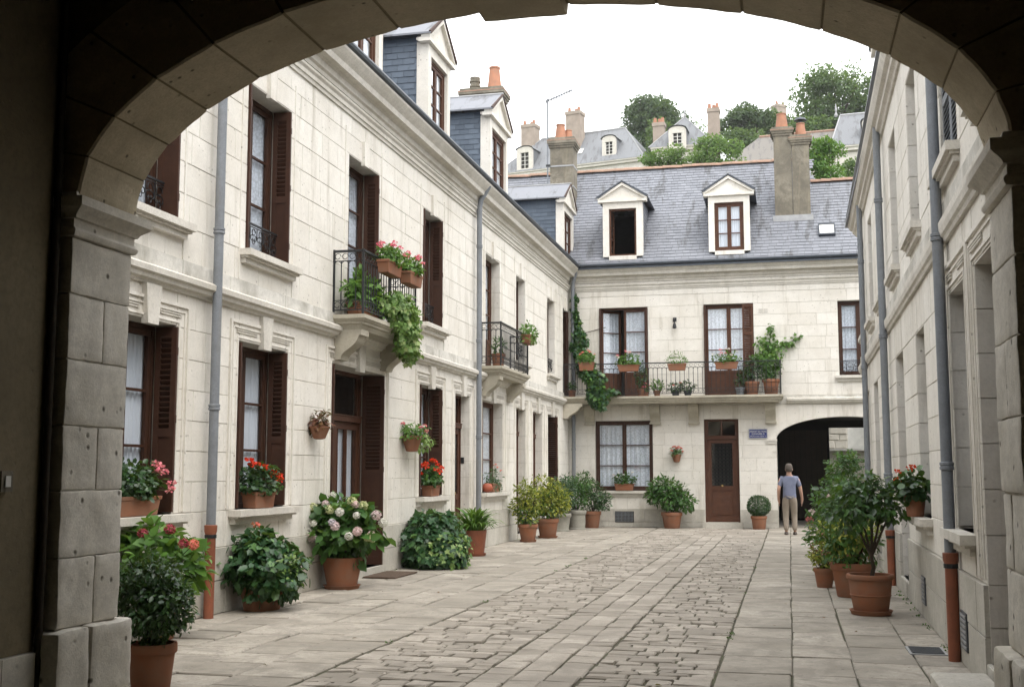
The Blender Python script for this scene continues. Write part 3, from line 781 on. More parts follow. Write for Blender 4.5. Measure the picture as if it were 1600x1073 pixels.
# ---- dormers
def dormer(fac, name, uc, hw, v0, v1, wf, vap, roofw, cheek_sides, slate, indiv, open_leaf=False, wood='brown_red', ow=None):
    """fac coordinates; front at w = wf, roof surface reached at w = roofw(v)"""
    ow = ow or hw - .17; P = fac.P
    m = fac.mb(); zt = v1 - .22
    m.box(uc - hw, uc - ow, v0, v1, wf - .22, wf); m.box(uc + ow, uc + hw, v0, v1, wf - .22, wf)
    m.box(uc - ow, uc + ow, zt, v1, wf - .22, wf); m.box(uc - ow, uc + ow, v0 - .1, v0 + .02, wf - .22, wf + .03)
    d = m.build(name, M['stone'], P)
    pd = fac.mb(); e = hw + .10
    pd.extrude([(-e, v1 + .002), (e, v1 + .002), (e, v1 + .05), (0, vap), (-e, v1 + .05)], 2, wf - .2, wf + .0)
    pd.extrude([(-e - .03, v1 - .03), (e + .03, v1 - .03), (e + .03, v1 + .045), (-e - .03, v1 + .045)], 2, wf - .15, wf + .07)
    for sg in (1, -1):
        pd.add([(sg * (e + .03), v1 + .03, wf - .1), (0, vap - .0, wf - .1), (0, vap + .08, wf - .1), (sg * (e + .05), v1 + .09, wf - .1),
                (sg * (e + .03), v1 + .03, wf + .07), (0, vap - .0, wf + .07), (0, vap + .08, wf + .07), (sg * (e + .05), v1 + .09, wf + .07)],
               [(0, 1, 2, 3), (4, 7, 6, 5), (0, 4, 5, 1), (3, 2, 6, 7), (0, 3, 7, 4)])
    pd.v = [(u + uc, v, w) for u, v, w in pd.v]; pd.build('pediment', M['stone'], d)
    rfm = fac.mb()                                     # little gabled roof
    for sg in (1, -1):
        A = (uc + sg * (e + .07), v1 + .085, wf + .09); Bq = (uc, vap + .10, wf + .09)
        C2 = (uc, vap + .10, roofw(vap + .10) - .1); D = (uc + sg * (e + .07), v1 + .085, roofw(v1 + .085) - .1)
        up = lambda p: (p[0], p[1] + .035, p[2])
        rfm.add([A, Bq, C2, D, up(A), up(Bq), up(C2), up(D)], [(0, 1, 2, 3), (4, 7, 6, 5), (0, 4, 5, 1), (3, 2, 6, 7), (0, 3, 7, 4)])
    rfm.build('dormer_roof', M['slate'], d)
    MB(fac.T).tube([(uc, vap + .14, wf + .09), (uc, vap + .14, roofw(vap + .1))], .03, 6).build('ridge_roll', M['zinc_light'], d)
    fl = fac.mb()
    for sg in (1, -1):
        fl.add([(uc + sg * (e + .02), v1 + .092, wf + .095), (uc, vap + .105, wf + .095), (uc, vap + .14, wf + .095), (uc + sg * (e + .09), v1 + .125, wf + .095),
                (uc + sg * (e + .02), v1 + .092, wf + .06), (uc, vap + .105, wf + .06), (uc, vap + .14, wf + .06), (uc + sg * (e + .09), v1 + .125, wf + .06)],
               [(0, 1, 2, 3), (4, 7, 6, 5), (0, 4, 5, 1), (3, 2, 6, 7), (0, 3, 7, 4), (1, 5, 6, 2)])
    fl.build('verge_flashing', M['brown' if indiv else 'gutter'], d)
    for sg in cheek_sides:
        ck = fac.mb(); u = uc + sg * (hw - .03); t = .03
        def poly(uu): return [(uu, v0 - .15, wf - .22), (uu, v1 + .06, wf - .22), (uu, v1 + .06, roofw(v1 + .06) - .05), (uu, v0 - .15, roofw(v0 - .15) - .05)]
        ck.add(poly(u) + poly(u - sg * .06), [(0, 1, 2, 3), (7, 6, 5, 4), (0, 4, 5, 1), (1, 5, 6, 2), (2, 6, 7, 3), (3, 7, 4, 0)])
        cko = ck.build('dormer_cheek', M['slate_blue'], P)
        ew, eh = (.215, .115); r_ = 0; v = v0 - .15; joined = fac.mb()
        while v < v1 + .05:
            w = wf - .16 - (ew / 2 if r_ % 2 else 0); back = roofw(v) + .02
            while w > back:
                w2 = max(w - ew, back - .05)
                q = fac.mb(); o = .012; lift = rng.uniform(.0, .004)
                q.add([(u + sg * (.014 + lift), v, w - .002), (u + sg * (.014 + lift), v, w2 + .003), (u + sg * .003, v + eh + .02, w2 + .003), (u + sg * .003, v + eh + .02, w - .002),
                       (u - sg * .004, v, w - .002), (u - sg * .004, v, w2 + .003)], [(0, 1, 2, 3), (0, 4, 5, 1), (0, 3, 4), (1, 5, 2)])
                if indiv == 2: q.build('slate', M['slate_blue'], cko)
                else: joined.add(q.v, q.f)
                w = w2
            v += eh; r_ += 1
        if joined.v: joined.build('slates', M[slate], cko, kind='stuff')
    wb = Facade(lambda u, v, w: fac.T(u, v, w + wf), P)
    wb.window(uc - ow, uc + ow, v0 + .02, zt, .06, 3, None if open_leaf else ('sheer' if not indiv else 'lace'), wood, open_leaf=open_leaf, name='dormer_window', both=open_leaf)
    return d
lrw = lambda v: -(( v - 7.46) / RT) + (XG - XL) + .02
for uc, hw, ind, ch in ((15.95, .72, 1, (-1,)), (19.72, .68, 2, (-1,)), (24.25, .80, 2, (-1,)), (32.55, .80, 1, (-1,))):
    dormer(FLT, 'dormer', uc, hw, 7.72, 9.22, .1, 9.80, lrw, ch, 'slate_blue', ind)

# ---- chimneys
def chimney(parent, x0, x1, y0, y1, z0, z1, pots, cap=.30, mat='render', bands=()):
    m = MB(); m.box(x0, x1, y0, y1, z0, z1 - cap)
    c = m.build('chimney', M[mat], parent)
    k = MB(); e = .0
    for i, (za, zb, ex) in enumerate(((z1 - cap, z1 - cap + .07, .03), (z1 - cap + .0705, z1 - cap + .13, .06), (z1 - cap + .1305, z1 - .06, .085), (z1 - .0595, z1, .05))):
        k.box(x0 - ex, x1 + ex, y0 - ex, y1 + ex, za, zb)
    k.build('chimney_cap', M[mat], c)
    t = MB().box(x0 - .09, x1 + .09, y0 - .09, y1 + .09, z1 - .1, z1 - .075); t.build('tile_course', M['ridge'], c)
    for px, py, r, h, kind in pots:
        p = MB()
        if kind == 'slot':
            p.lathe([(r, 0), (r, h * .3), (r * 1.15, h * .32), (r * 1.15, h * .42), (r, h * .45), (r, h * .62), (r * 1.15, h * .65), (r * 1.15, h * .75), (r, h * .78), (r * 1.05, h), (r * .7, h)], 14, (px, py, z1)); p.build('chimney_pot', M['render'], c, smooth=35)
        else:
            p.lathe([(r * 1.15, 0), (r * 1.1, .05), (r * .78, h * .92), (r * .86, h * .93), (r * .86, h), (r * .66, h), (r * .6, h * .5)], 16, (px, py, z1)); p.build('chimney_pot', M['chim_pot'], c, smooth=35)
            if kind == 'cowl':
                q = MB().lathe([(r * .3, h), (r * .3, h + .08), (r * 1.25, h + .09), (r * 1.0, h + .15), (r * .2, h + .2)], 14, (px, py, z1)); q.build('chimney_cowl', M['gutter'], c, smooth=35)
    for zb in bands:
        b = MB().box(x0 - .012, x1 + .012, y0 - .012, y1 + .012, zb, zb + .045); b.build('metal_strap', M['zinc_light'], c)
    return c
chimney(LB, -8.05, -7.0, 28.0, 28.6, 7.6, 11.45, [(-7.78, 28.3, .13, .38, 'slot'), (-7.25, 28.3, .17, .62, 'round')])

# ================================================================== back building
BB = thing('slate_roofed_house', 'pale limestone house closing the far end, with slate roof and long iron balcony', 'building', (-2.5, YB, 0))
FB = Facade(lambda u, v, w: (u, YB - w, v), BB)
AX0, AX1, ASP, ARI = -.34, 3.34, 2.45, .62          # carriage arch: jambs, springing, rise
FB.op = [(-5.44, -3.78, 1.02, 3.01), (-2.33, -1.37, .15, 3.03), (AX0, AX1, -.03, 3.415), (-5.29, -3.88, 3.67, 6.29), (-2.28, -.89, 3.67, 6.3), (1.41, 2.5, 4.2, 6.28)]
FB.backing(-10, 5.2, -.03, 7.43, .45, M['mortar'])
FB.lay(XL, 5.2, [0, .15, .5], .6, 1.0, 'plinth', .02)
BG = [.5, .9] + rows(1.22, 3.02, 5) + [3.42]
FB.lay(XL, 5.2, BG, .6, 1.05, 'stone')
FB.lay(XL, 5.2, [3.42, 3.67], .8, 1.2, 'band')
FB.lay(XL, 5.2, [3.67] + rows(4.0, 6.29, 7) + [6.62], .6, 1.0, 'stone')
FB.lay(XL, 5.2, [6.965, 7.03], .9, 1.5, 'stone', .005)
FB.lay(XL, 5.2, [6.62, 6.79], .9, 1.5, 'stone', .008)
FB.profile(STRING, -.02, 5.2, 'string_course', 'stone_trim')
up3 = lambda p, d: [(v + d, w) for v, w in p]
FB.profile(up3(CORNICE, .003), XL + .02, 5.2, 'cornice', 'stone_trim'); FB.profile(up3(ARCHI, .003), XL, 5.2, 'frieze_moulding', 'stone_trim'); FB.profile(up3(GUTTER, .004), XL + .33, 5.2, 'gutter', 'gutter')
# carriage arch
na = 11; ts = [math.pi * (1 - k / na) for k in range(na + 1)]
AC, AH = (AX0 + AX1) / 2, (AX1 - AX0) / 2
for k in range(na):
    pts = [(AC + AH * math.cos(ts[k] + (ts[k + 1] - ts[k]) * q / 5), ASP + ARI * math.sin(ts[k] + (ts[k + 1] - ts[k]) * q / 5)) for q in range(6)]
    m = FB.mb(); n0 = pts[0]; n1 = pts[-1]
    poly = [(p[0], p[1]) for p in pts] + [(n1[0], 3.412), (n0[0], 3.412)]
    cxm = sum(p[0] for p in poly) / len(poly)
    poly = [(cxm + (x - cxm) * .993, y) for x, y in poly]
    m.extrude(poly, 2, -.45, rng.uniform(-.003, .003)); m.build('voussoir', M['stone'], BB)
ip = FB.mb(); ip.box(AX0 - .28, AX0 + .02, 2.40, 2.46, -.45, .05); ip.box(AX0 - .26, AX0 + .012, 2.33, 2.3995, -.45, .03); ip.box(AX0 - .1, AX0 + .006, 2.1, 2.12, -.45, .015); ip.build('impost', M['stone_trim'], BB)
FB.reveal(AX0, AX1, 0, 2.33, .45, [0, .4, .8, 1.2, 1.6, 2.0, 2.33], head=False, mat='plinth')
# passage through the house: walls, ceiling, closed gate leaf at the far end
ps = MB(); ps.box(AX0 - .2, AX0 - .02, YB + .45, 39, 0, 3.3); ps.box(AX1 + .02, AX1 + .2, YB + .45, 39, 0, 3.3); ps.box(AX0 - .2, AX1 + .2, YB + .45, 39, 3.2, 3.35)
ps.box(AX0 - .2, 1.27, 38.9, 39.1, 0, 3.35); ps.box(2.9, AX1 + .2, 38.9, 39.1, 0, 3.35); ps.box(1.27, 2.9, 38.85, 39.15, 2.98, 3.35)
ps.build('passage_wall', M['dark'], BB)  # near-black material puts the darkness of the unlit passage into the wall colour
gl = MB()
for k in range(9): gl.box(AX0 + .02 + k * .17, AX0 + .18 + k * .17, 38.82, 38.88, .05, 2.9)
gl.build('gate_leaf', M['gate'], BB)
# windows and doors
FB.window(-5.44, -3.78, 1.02, 3.01, .13, 3, 'lace'); FB.sill(-5.5, -3.7, 1.02, .1)
FB.door(-2.33, -1.37, .15, 3.03, .12, .52, False); FB.step(-2.4, -1.3, .148, .22)
FB.window(-5.29, -3.88, 3.67, 6.29, .13, 3, 'lace', 'brown_red', open_leaf=True, low_panel=.62, name='french_window')
FB.window(-2.28, -.89, 3.67, 6.3, .13, 3, 'lace', 'brown_red', low_panel=.62, name='french_window')
FB.window(1.41, 2.5, 4.2, 6.28, .13, 3, 'lace'); FB.sill(1.36, 2.6, 4.2, .12); FB.guard(1.43, 2.48, 4.25, 4.62, -.04)
for u, sd_, a, b in ((-5.29 + .006, -1, 3.7, 6.27), (-3.88 - .006, 1, 3.7, 6.27), (-2.28 + .006, -1, 3.7, 6.28)): FB.shutter(u, a, b, -.125, .05, t=.05, side=sd_)
def face_shutter(fac, u0, u1, v0, v1, w, wood='brown_red'):
    m = fac.mb(); e = .05
    m.box(u0, u0 + e, v0, v1, w, w + .035); m.box(u1 - e, u1, v0, v1, w, w + .035)
    zs = [v0, v0 + (v1 - v0) * .33, v0 + (v1 - v0) * .66, v1 - .07]
    for z in zs: m.box(u0 + e, u1 - e, z, z + .07, w, w + .035)
    sh_ = m.build('shutter', M[wood], fac.P); l = fac.mb()
    for a, b in zip(zs, zs[1:]):
        z = a + .07
        while z < b - .03:
            l.add([(u0 + e, z, w + .033), (u1 - e, z, w + .033), (u1 - e, z + .035, w + .004), (u0 + e, z + .035, w + .004), (u0 + e, z + .008, w + .033), (u1 - e, z + .008, w + .033), (u1 - e, z + .043, w + .004), (u0 + e, z + .043, w + .004)],
                  [(0, 1, 2, 3), (4, 7, 6, 5), (0, 4, 5, 1), (3, 2, 6, 7)]); z += .05
    l.build('louvres', M[wood], sh_, kind='stuff')
face_shutter(FB, -1.2, -.9, 3.7, 6.28, -.03)
for u0, u1, v in ((-5.29, -3.88, 6.29), (-2.28, -.89, 6.3)):
    for a, b in ((u0 + .35, u0 + .55), (u1 - .55, u1 - .35)): pass
FB.flush()
bs = balcony_slab(FB.T, BB, -5.45, -.12, 3.66, .80); bs2 = balcony_slab(FB.T, BB, XL + .01, -5.47, 3.664, .95, ends=False)
for c in (-5.72, -3.83, -2.74, -.62): scroll_console(FB.T, BB, c, c + .28, 3.455, 2.95, .38, mat='balcony'); FB.mb().box(c - .02, c + .30, 2.90, 2.948, -.01, .13).build('bracket_foot', M['balcony'], BB)
railing(BB, [(XL + .02, YB - .90), (-5.52, YB - .90), (-5.52, YB - .75), (-.18, YB - .75), (-.18, YB - .02)], 3.66, 4.6, step=.125)
cb = MB().box(XL + .005, XL + .52, YB - .93, YB - .62, 3.2, 3.46); 
scroll_console(FLT.T, BB, YB - .94, YB - .66, 3.463, 3.05, .55, mat='balcony')
downpipe(BB, XL + .16, YB - .17, 7.1, 0.0, .055, top_bend=(.12, -.12, .1))
vt = FB.mb(); vt.box(-4.88, -4.34, .13, .44, .0, .03); v_ = vt.build('cellar_vent', M['dark'], BB)
vb = FB.mb()
for k in range(13): vb.box(-4.86 + k * .04, -4.85 + k * .04, .15, .42, .031, .04)
for k in range(7): vb.box(-4.87, -4.35, .16 + k * .04, .17 + k * .04, .0405, .046)
vb.build('vent_mesh', M['zinc'], v_)
for u in (-.74, -.6): FB.mb().box(u, u + .11, 6.02, 6.13, -.001, .012).build('air_brick', M['mortar'], BB)
# rooms behind
rm = MB(); rm.box(-10, AX0 - .3, 39.3, 39.5, 0, 7.4); rm.box(AX0 - .3, 5.2, 39.3, 39.5, 3.35, 7.4); rm.box(AX1 + .3, 5.2, 39.3, 39.5, 0, 3.35); rm.box(-10, AX0 - .3, YB + .46, 39.3, 3.45, 3.55); rm.box(-10, 5.2, YB + .46, 39.3, 7.2, 7.35); rm.box(-10, AX0 - .25, YB + 3.0, YB + 3.1, 0, 7.2); rm.box(-10.2, -10, YB, 39.3, 0, 7.4); rm.box(5.2, 5.4, YB, 39.3, 0, 7.4); rm.box(AX0 - .3, 5.2, YB + .46, 39.3, 3.36, 3.5)
rm.box(-5.7, -5.6, YB + .46, YB + 3, 0, 7.2); rm.box(-3.2, -3.1, YB + .46, YB + 3, 0, 7.2)
rm.build('rear_wall', M['room'], BB)
# roof: sheathing, slates, ridge
EY, EZ, RY, RZ = YB - .38, 7.47, 36.2, 11.2
SL = (RZ - EZ) / (RY - EY); RY2 = 35.3; RZ2 = EZ + (RY2 - EY) * SL
bz = lambda y: EZ + (y - EY) * SL
DOX = ((-4.55, .46), (-1.50, .46)); DYF, DYB = YB - .14, EY + (9.3 - EZ) / SL      # dormer wells in the slope
def in_well(x, y): return any(abs(x - c) < h for c, h in DOX) and DYF < y < DYB
rf = MB()
def slope(x0, x1, ya, yb, ridge=RY):
    rf.add([(x, y, bz(y) + d) for d in (-.045, -.09) for y in (ya, yb) for x in (x0, x1)], [(0, 1, 3, 2), (4, 6, 7, 5), (0, 4, 5, 1), (2, 3, 7, 6), (0, 2, 6, 4), (1, 5, 7, 3)])
xs = [-10, -4.55 - .46, -4.55 + .46, -1.5 - .46, -1.5 + .46, .82]
for k in range(5):
    if k in (1, 3): slope(xs[k], xs[k + 1], EY, DYF); slope(xs[k], xs[k + 1], DYB, RY)
    else: slope(xs[k], xs[k + 1], EY, RY)
slope(.821, 5.4, EY, RY2)
rf.extrude([(RY, RZ - .05), (39.6, 7.5), (39.6, 7.42), (RY, RZ - .12)], 0, -10, .82); rf.extrude([(RY2, RZ2 - .05), (38.4, 7.5), (38.4, 7.42), (RY2, RZ2 - .12)], 0, .821, 5.4)
rf.extrude([(RY, RZ - .05), (39.6, 7.5), (39.6, 7.42), (EY, 7.42), (EY, 7.40)], 0, -10.05, -10); rf.extrude([(EY, EZ - .1), (RY, RZ - .1), (39.6, 7.5), (39.6, 7.42), (EY, 7.42)], 0, 5.4, 5.45); rf.extrude([(RY2, RZ2 - .1), (RY, RZ - .1), (38.6, 8.5), (RY2, 8.5)], 0, .822, .84)
rf.build('roof', M['gutter'], BB)
sl = MB(); ln = math.hypot(RY - EY, RZ - EZ); ey = (RY - EY) / ln; ez = (RZ - EZ) / ln; ex = .15; k = 0; t = 0.0
while t < ln - .02:
    x = -10 - (.1 if k % 2 else 0)
    lim = 5.4 if EY + ey * (t + ex) <= RY2 else .82
    while x < lim:
        w = .2 + rng.uniform(-.012, .012); t2 = min(t + ex + .04, ln); lf = rng.uniform(0, .006); dt = rng.uniform(-.006, .006)
        if in_well(x + w / 2, EY + ey * (t + ex / 2)): x += w; continue
        P0 = lambda tt, h: (EY + ey * tt - ez * h, EZ + ez * tt + ey * h)
        a = P0(t + dt, .018 + lf); b = P0(t2, .004); c = P0(t + dt, -.01)
        sl.add([(x, a[0], a[1]), (x + w - .006, a[0], a[1]), (x + w - .006, b[0], b[1]), (x, b[0], b[1]), (x, c[0], c[1]), (x + w - .006, c[0], c[1])], [(0, 1, 2, 3), (4, 5, 1, 0)])
        x += w
    t += ex; k += 1
sl.build('roof_slates', M['slate'], BB, kind='stuff')
rt = MB()
for q in range(9):
    a = math.pi * (q / 8); rt.v += [(0, -.13 * math.cos(a), .11 * math.sin(a) - .02), (.34, -.115 * math.cos(a), .095 * math.sin(a) - .02)]
rt.f = [(2 * q, 2 * q + 2, 2 * q + 3, 2 * q + 1) for q in range(8)]
rt.lathe([(.0, 0), (.001, .001)], 3)
rme = rt.mesh('ridge_tile', smooth=50); rme.materials.append(M['ridge'])
for x0, x1, yy, zz in ((-9.9, .45, RY, RZ), (.83, 5.2, RY2, RZ2)):
    x = x0
    while x < x1:
        o = link_mesh(rme, 'ridge_tile', None, BB, loc=Vector((x, yy + rng.uniform(-.01, .01), zz + rng.uniform(-.006, .012))) - wloc(BB)); o.rotation_euler = (0, rng.uniform(-.025, .025), 0); x += .31
brw = lambda v: -((v - EZ) / SL) - (EY - YB)
dormer(FB, 'dormer', -4.55, .58, 7.76, 9.40, .2, 9.86, brw, (1, -1), 'slate', 0, open_leaf=True, ow=.40)
dormer(FB, 'dormer', -1.50, .58, 7.78, 9.42, .2, 9.88, brw, (1, -1), 'slate', 0, ow=.41)
chimney(BB, -.22, .29, 34.02, 34.6, 8.5, 11.65, [(.03, 34.3, .17, .48, 'round')], cap=.26)
chimney(BB, .30, .79, 34.0, 34.58, 8.5, 11.38, [(.57, 34.3, .15, .42, 'cowl')], cap=.30)
chimney(BB, -7.05, -6.32, 34.55, 35.25, 8.8, 11.95, [(-6.78, 34.9, .17, .52, 'round'), (-6.55, 35.05, .13, .36, 'round')], cap=.32, bands=(11.02, 10.36))
fz = MB().box(-.28, .86, 33.86, 34.0, bz(33.86) + .02, bz(34.0) + .06); fz.build('chimney_flashing', M['zinc_light'], BB)
sk = MB(); y0, y1 = EY + (8.2 - EZ) / SL, EY + (8.52 - EZ) / SL
def slanted(mb, x0, x1, ya, yb, h0, h1):
    P = lambda x, y, h: (x, y - h * .7, bz(y) + h * .7)
    mb.add([P(x, y, h) for h in (h0, h1) for y in (ya, yb) for x in (x0, x1)], [(0, 2, 3, 1), (4, 5, 7, 6), (0, 1, 5, 4), (2, 6, 7, 3), (0, 4, 6, 2), (1, 3, 7, 5)])
slanted(sk, .97, 1.43, y0 - .04, y0, .0, .10); slanted(sk, .97, 1.43, y1, y1 + .04, .0, .10); slanted(sk, .97, 1.0, y0, y1, .0, .10); slanted(sk, 1.40, 1.43, y0, y1, .0, .10)
s_ = sk.build('skylight', M['gutter'], BB); sp = MB(); slanted(sp, 1.0, 1.4, y0, y1, .05, .08); sp.build('pane', M['white'], s_)

# ================================================================== right building
RB = thing('shuttered_side_house', 'cream limestone side house on the right with deep window reveals and grey downpipes', 'building', (XR, 15, 0))
RSL = .0083
FR = Facade(lambda u, v, w: (XR + RSL * (u - 10) - w, u, v), RB)
RG = [('door', 7.5, 8.92), ('win', 9.42, 10.4), ('win', 12.42, 13.35), ('door', 14.95, 16.1), ('win', 17.6, 18.6), ('door', 19.7, 20.8), ('win', 22.2, 23.2)]
RU = [(7.3, 8.3), (9.45, 10.5), (12.42, 13.4), (15.0, 16.0), (17.6, 18.6), (20.0, 21.0), (22.3, 23.2)]
for k, a, b in RG: FR.op.append((a, b, 1.08 if k == 'win' else .2, 3.07))
for a, b in RU: FR.op.append((a, b, 4.13, 5.93))
REND = 24.3
FR.backing(6.05, REND, -.03, 6.6, .5, M['mortar'])
RGF = [.75] + rows(1.1, 3.06, 6) + [3.5]
FR.lay(6.05, REND, [0, .38, .75], .7, 1.2, 'plinth', .03)
FR.lay(6.05, REND, RGF, .55, .95, 'stone'); FR.lay(6.05, REND, [3.66, 3.86], .9, 1.4, 'band', .025); FR.lay(6.05, REND, [3.86] + rows(4.13, 5.93, 5) + [6.36], .55, .95, 'stone')
RST = [(3.5, -.01), (3.5, .03), (3.53, .04), (3.55, .06), (3.60, .072), (3.66, .075), (3.665, -.01)]
FR.profile(RST, 6.05, REND, 'string_course', 'stone_trim')
RCO = [(6.34, -.01), (6.34, .03), (6.38, .05), (6.40, .09), (6.45, .10), (6.48, .15), (6.56, .19), (6.60, .20), (6.605, -.2)]
FR.profile(RCO, 6.05, REND, 'cornice', 'stone_trim'); FR.profile([(6.606, .12), (6.606, .2), (6.65, .235), (6.68, .235), (6.68, .1)], 6.05, REND, 'gutter', 'gutter')
for k, a, b in RG:
    if k == 'win':
        FR.window(a, b, 1.08, 3.07, .34, 3, 'lace'); FR.reveal(a, b, 1.08, 3.07, .34, RGF); FR.sill(a - .1, b + .12, 1.08, .13)
    else:
        FR.door(a, b, .2, 3.07, .36, .6, False); FR.reveal(a, b, .2, 3.07, .36, [.2, .45, .75] + RGF[1:]); FR.step(a - .01, b + .01, .2, .02)
    if a < 12: FR.surround(a, b, .78, 3.07, 3.49, key=False)
for a, b in RU:
    FR.reveal(a, b, 4.13, 5.93, .32, [4.13 + .36 * i for i in range(6)]); FR.sill(a - .06, b + .14, 4.13, .105)
    if a == 9.45: face_shutter(FR, a + .02, (a + b) / 2, 4.15, 5.9, -.06, 'zinc'); face_shutter(FR, (a + b) / 2 + .01, b - .02, 4.15, 5.9, -.06, 'zinc')
    FR.window(a, b, 4.13, 5.93, .33, 3, 'lace')
FR.flush()
for y, z0, z1 in ((9.98, .14, .44), (13.1, .16, .45)):
    v_ = FR.mb().box(y - .17, y + .17, z0, z1, .02, .042).build('cellar_vent', M['gutter'], RB)
    vb = FR.mb()
    for k in range(7): vb.box(y - .15, y + .15, z0 + .02 + k * .04, z0 + .04 + k * .04, .0425, .05)
    vb.build('vent_bars', M['zinc_light'], v_)
downpipe(RB, XR - .075, 10.32, 6.5, .88, .047, top_bend=(.0, 0, .1))
downpipe(RB, XR - .03, 16.9, 6.4, .75, .05, top_bend=(0, 0, .1))
downpipe(RB, XR + .015, 21.9, 6.4, .6, .05, top_bend=(0, 0, .1))
sh = MB(); sh.box(XR + .4, 8, REND - .2, REND, 0, 6.6); sh.box(8, 8.2, 6.05, REND, 0, 6.6); sh.box(XR + .6, 8, 6.05, 6.25, 0, 6.6); sh.box(XR + .62, 8, 6.3, REND - .2, 3.5, 3.6); sh.box(XR + .62, 8, 6.3, REND - .2, 6.3, 6.4); sh.box(XR + 2.5, XR + 2.6, 6.3, REND - .2, 0, 6.3)
sh.build('rear_wall', M['room'], RB)
rf = MB(); rf.extrude([(XR - .12, 6.62), (4.8, 9.7), (8.4, 6.62), (8.4, 6.56), (XR - .12, 6.56)], 1, 6.05, REND + .1); rf.build('roof', M['slate'], RB)
rrw = lambda v: -((v - 6.62) / .87) + .12
dormer(FR, 'dormer', 17.6, .65, 6.75, 8.05, -.05, 8.55, rrw, (1, -1), 'slate_blue', 0)

# ================================================================== archway the camera looks through
AR = thing('carriage_archway', 'shadowed stone carriage archway framing the whole view of the courtyard', 'archway', (-1.375, 5.7, 0))
AY0, AY1 = 5.47, 6.05
CX, HA, HB, ZS = -1.375, 2.38, 1.07, 3.05
TH = .52
def rough_block(name, x0, x1, y0, y1, z0, z1, bev=.02, amp=.008, parent=AR, mat='pier', cuts=7, seed=0):
    bm = bmesh.new(); bmesh.ops.create_cube(bm, size=1)
    for v in bm.verts: v.co = Vector((x0 + (v.co.x + .5) * (x1 - x0), y0 + (v.co.y + .5) * (y1 - y0), z0 + (v.co.z + .5) * (z1 - z0)))
    bmesh.ops.bevel(bm, geom=list(bm.edges), offset=bev, segments=2, affect='EDGES', profile=.6)
    bmesh.ops.subdivide_edges(bm, edges=[e for e in bm.edges if e.calc_length() > .08], cuts=cuts, use_grid_fill=True)
    for v in bm.verts:
        n = noise.noise_vector(v.co * 7 + Vector((seed, 0, 0))) * amp + noise.noise_vector(v.co * 23 + Vector((0, seed, 0))) * amp * .4
        v.co += n
    bmesh.ops.translate(bm, verts=bm.verts, vec=-wloc(parent))
    me = bpy.data.meshes.new(name); bm.to_mesh(me); bm.free()
    me.polygons.foreach_set('use_smooth', [True] * len(me.polygons)); me.set_sharp_from_angle(angle=R(40))
    return link_mesh(me, name, M[mat], parent)
# voussoirs
na = 15; edges = [math.pi * (k / na) for k in range(na + 1)]
def EL(t, off): return (CX + (HA + off) * math.cos(t), ZS + (HB + off) * math.sin(t))
for k in range(na):
    key = (k == na // 2)
    o0 = -.045 if key else 0
    ta, tb = edges[k] + .0042, edges[k + 1] - .0042
    nq = 6; m = MB(); jx = rng.uniform(-.006, .006); ya, yb = AY0 + rng.uniform(-.004, .004), AY1 + rng.uniform(-.004, .004) + (.03 if key else 0)
    c = .012; ysl = [(ya, c), (ya + c, 0), ((ya + yb) / 2, 0), (yb - c, 0), (yb, c)]
    for q in range(nq + 1):
        t = ta + (tb - ta) * q / nq
        e_ = .006 if q in (0, nq) else 0
        for yy, cc in ysl:
            n_ = noise.noise(Vector((t * 9, yy * 5, 1))) * .006
            p = EL(t, o0 + cc + e_ + n_); m.v.append((p[0], yy, p[1]))
        p = EL(t, TH); m.v += [(p[0], yb, p[1]), (p[0], ya, p[1])]
    s_ = len(ysl) + 2
    for q in range(nq):
        for r_ in range(s_): r2 = (r_ + 1) % s_; m.f.append((q * s_ + r_, q * s_ + r2, (q + 1) * s_ + r2, (q + 1) * s_ + r_))
    m.f += [tuple(range(s_)), tuple(range(nq * s_, nq * s_ + s_))]
    m.build('voussoir', M['arch_stone'], AR)
jt = MB(); nq = 48                                       # mortar ring behind the joints
for q in range(nq):
    p = [EL(math.pi * (q + d) / nq, o) for d, o in ((0, .012), (1, .012), (1, TH - .02), (0, TH - .02))]
    jt.extrude(p, 1, AY0 + .012, AY1 - .012)
jt.build('arch_mortar', M['plaster'], AR)
# wall mass above and beside
wl = MB(); ZT = 5.35; XA, XB = -14, 9.0
ys0, ys1 = AY0 + .02, AY1 - .02
for q in range(nq):
    p0 = EL(math.pi * q / nq, TH - .01); p1 = EL(math.pi * (q + 1) / nq, TH - .01)
    wl.extrude([p0, (p0[0], ZT), (p1[0], ZT), p1], 1, ys0, ys1)
xa, xb = CX - HA - TH + .01, CX + HA + TH - .01
wl.box(XA, xa, ys0, ys1, 0, ZT); wl.box(xb, XB, ys0, ys1, 0, ZT)
wl.build('wall', M['plaster'], AR)
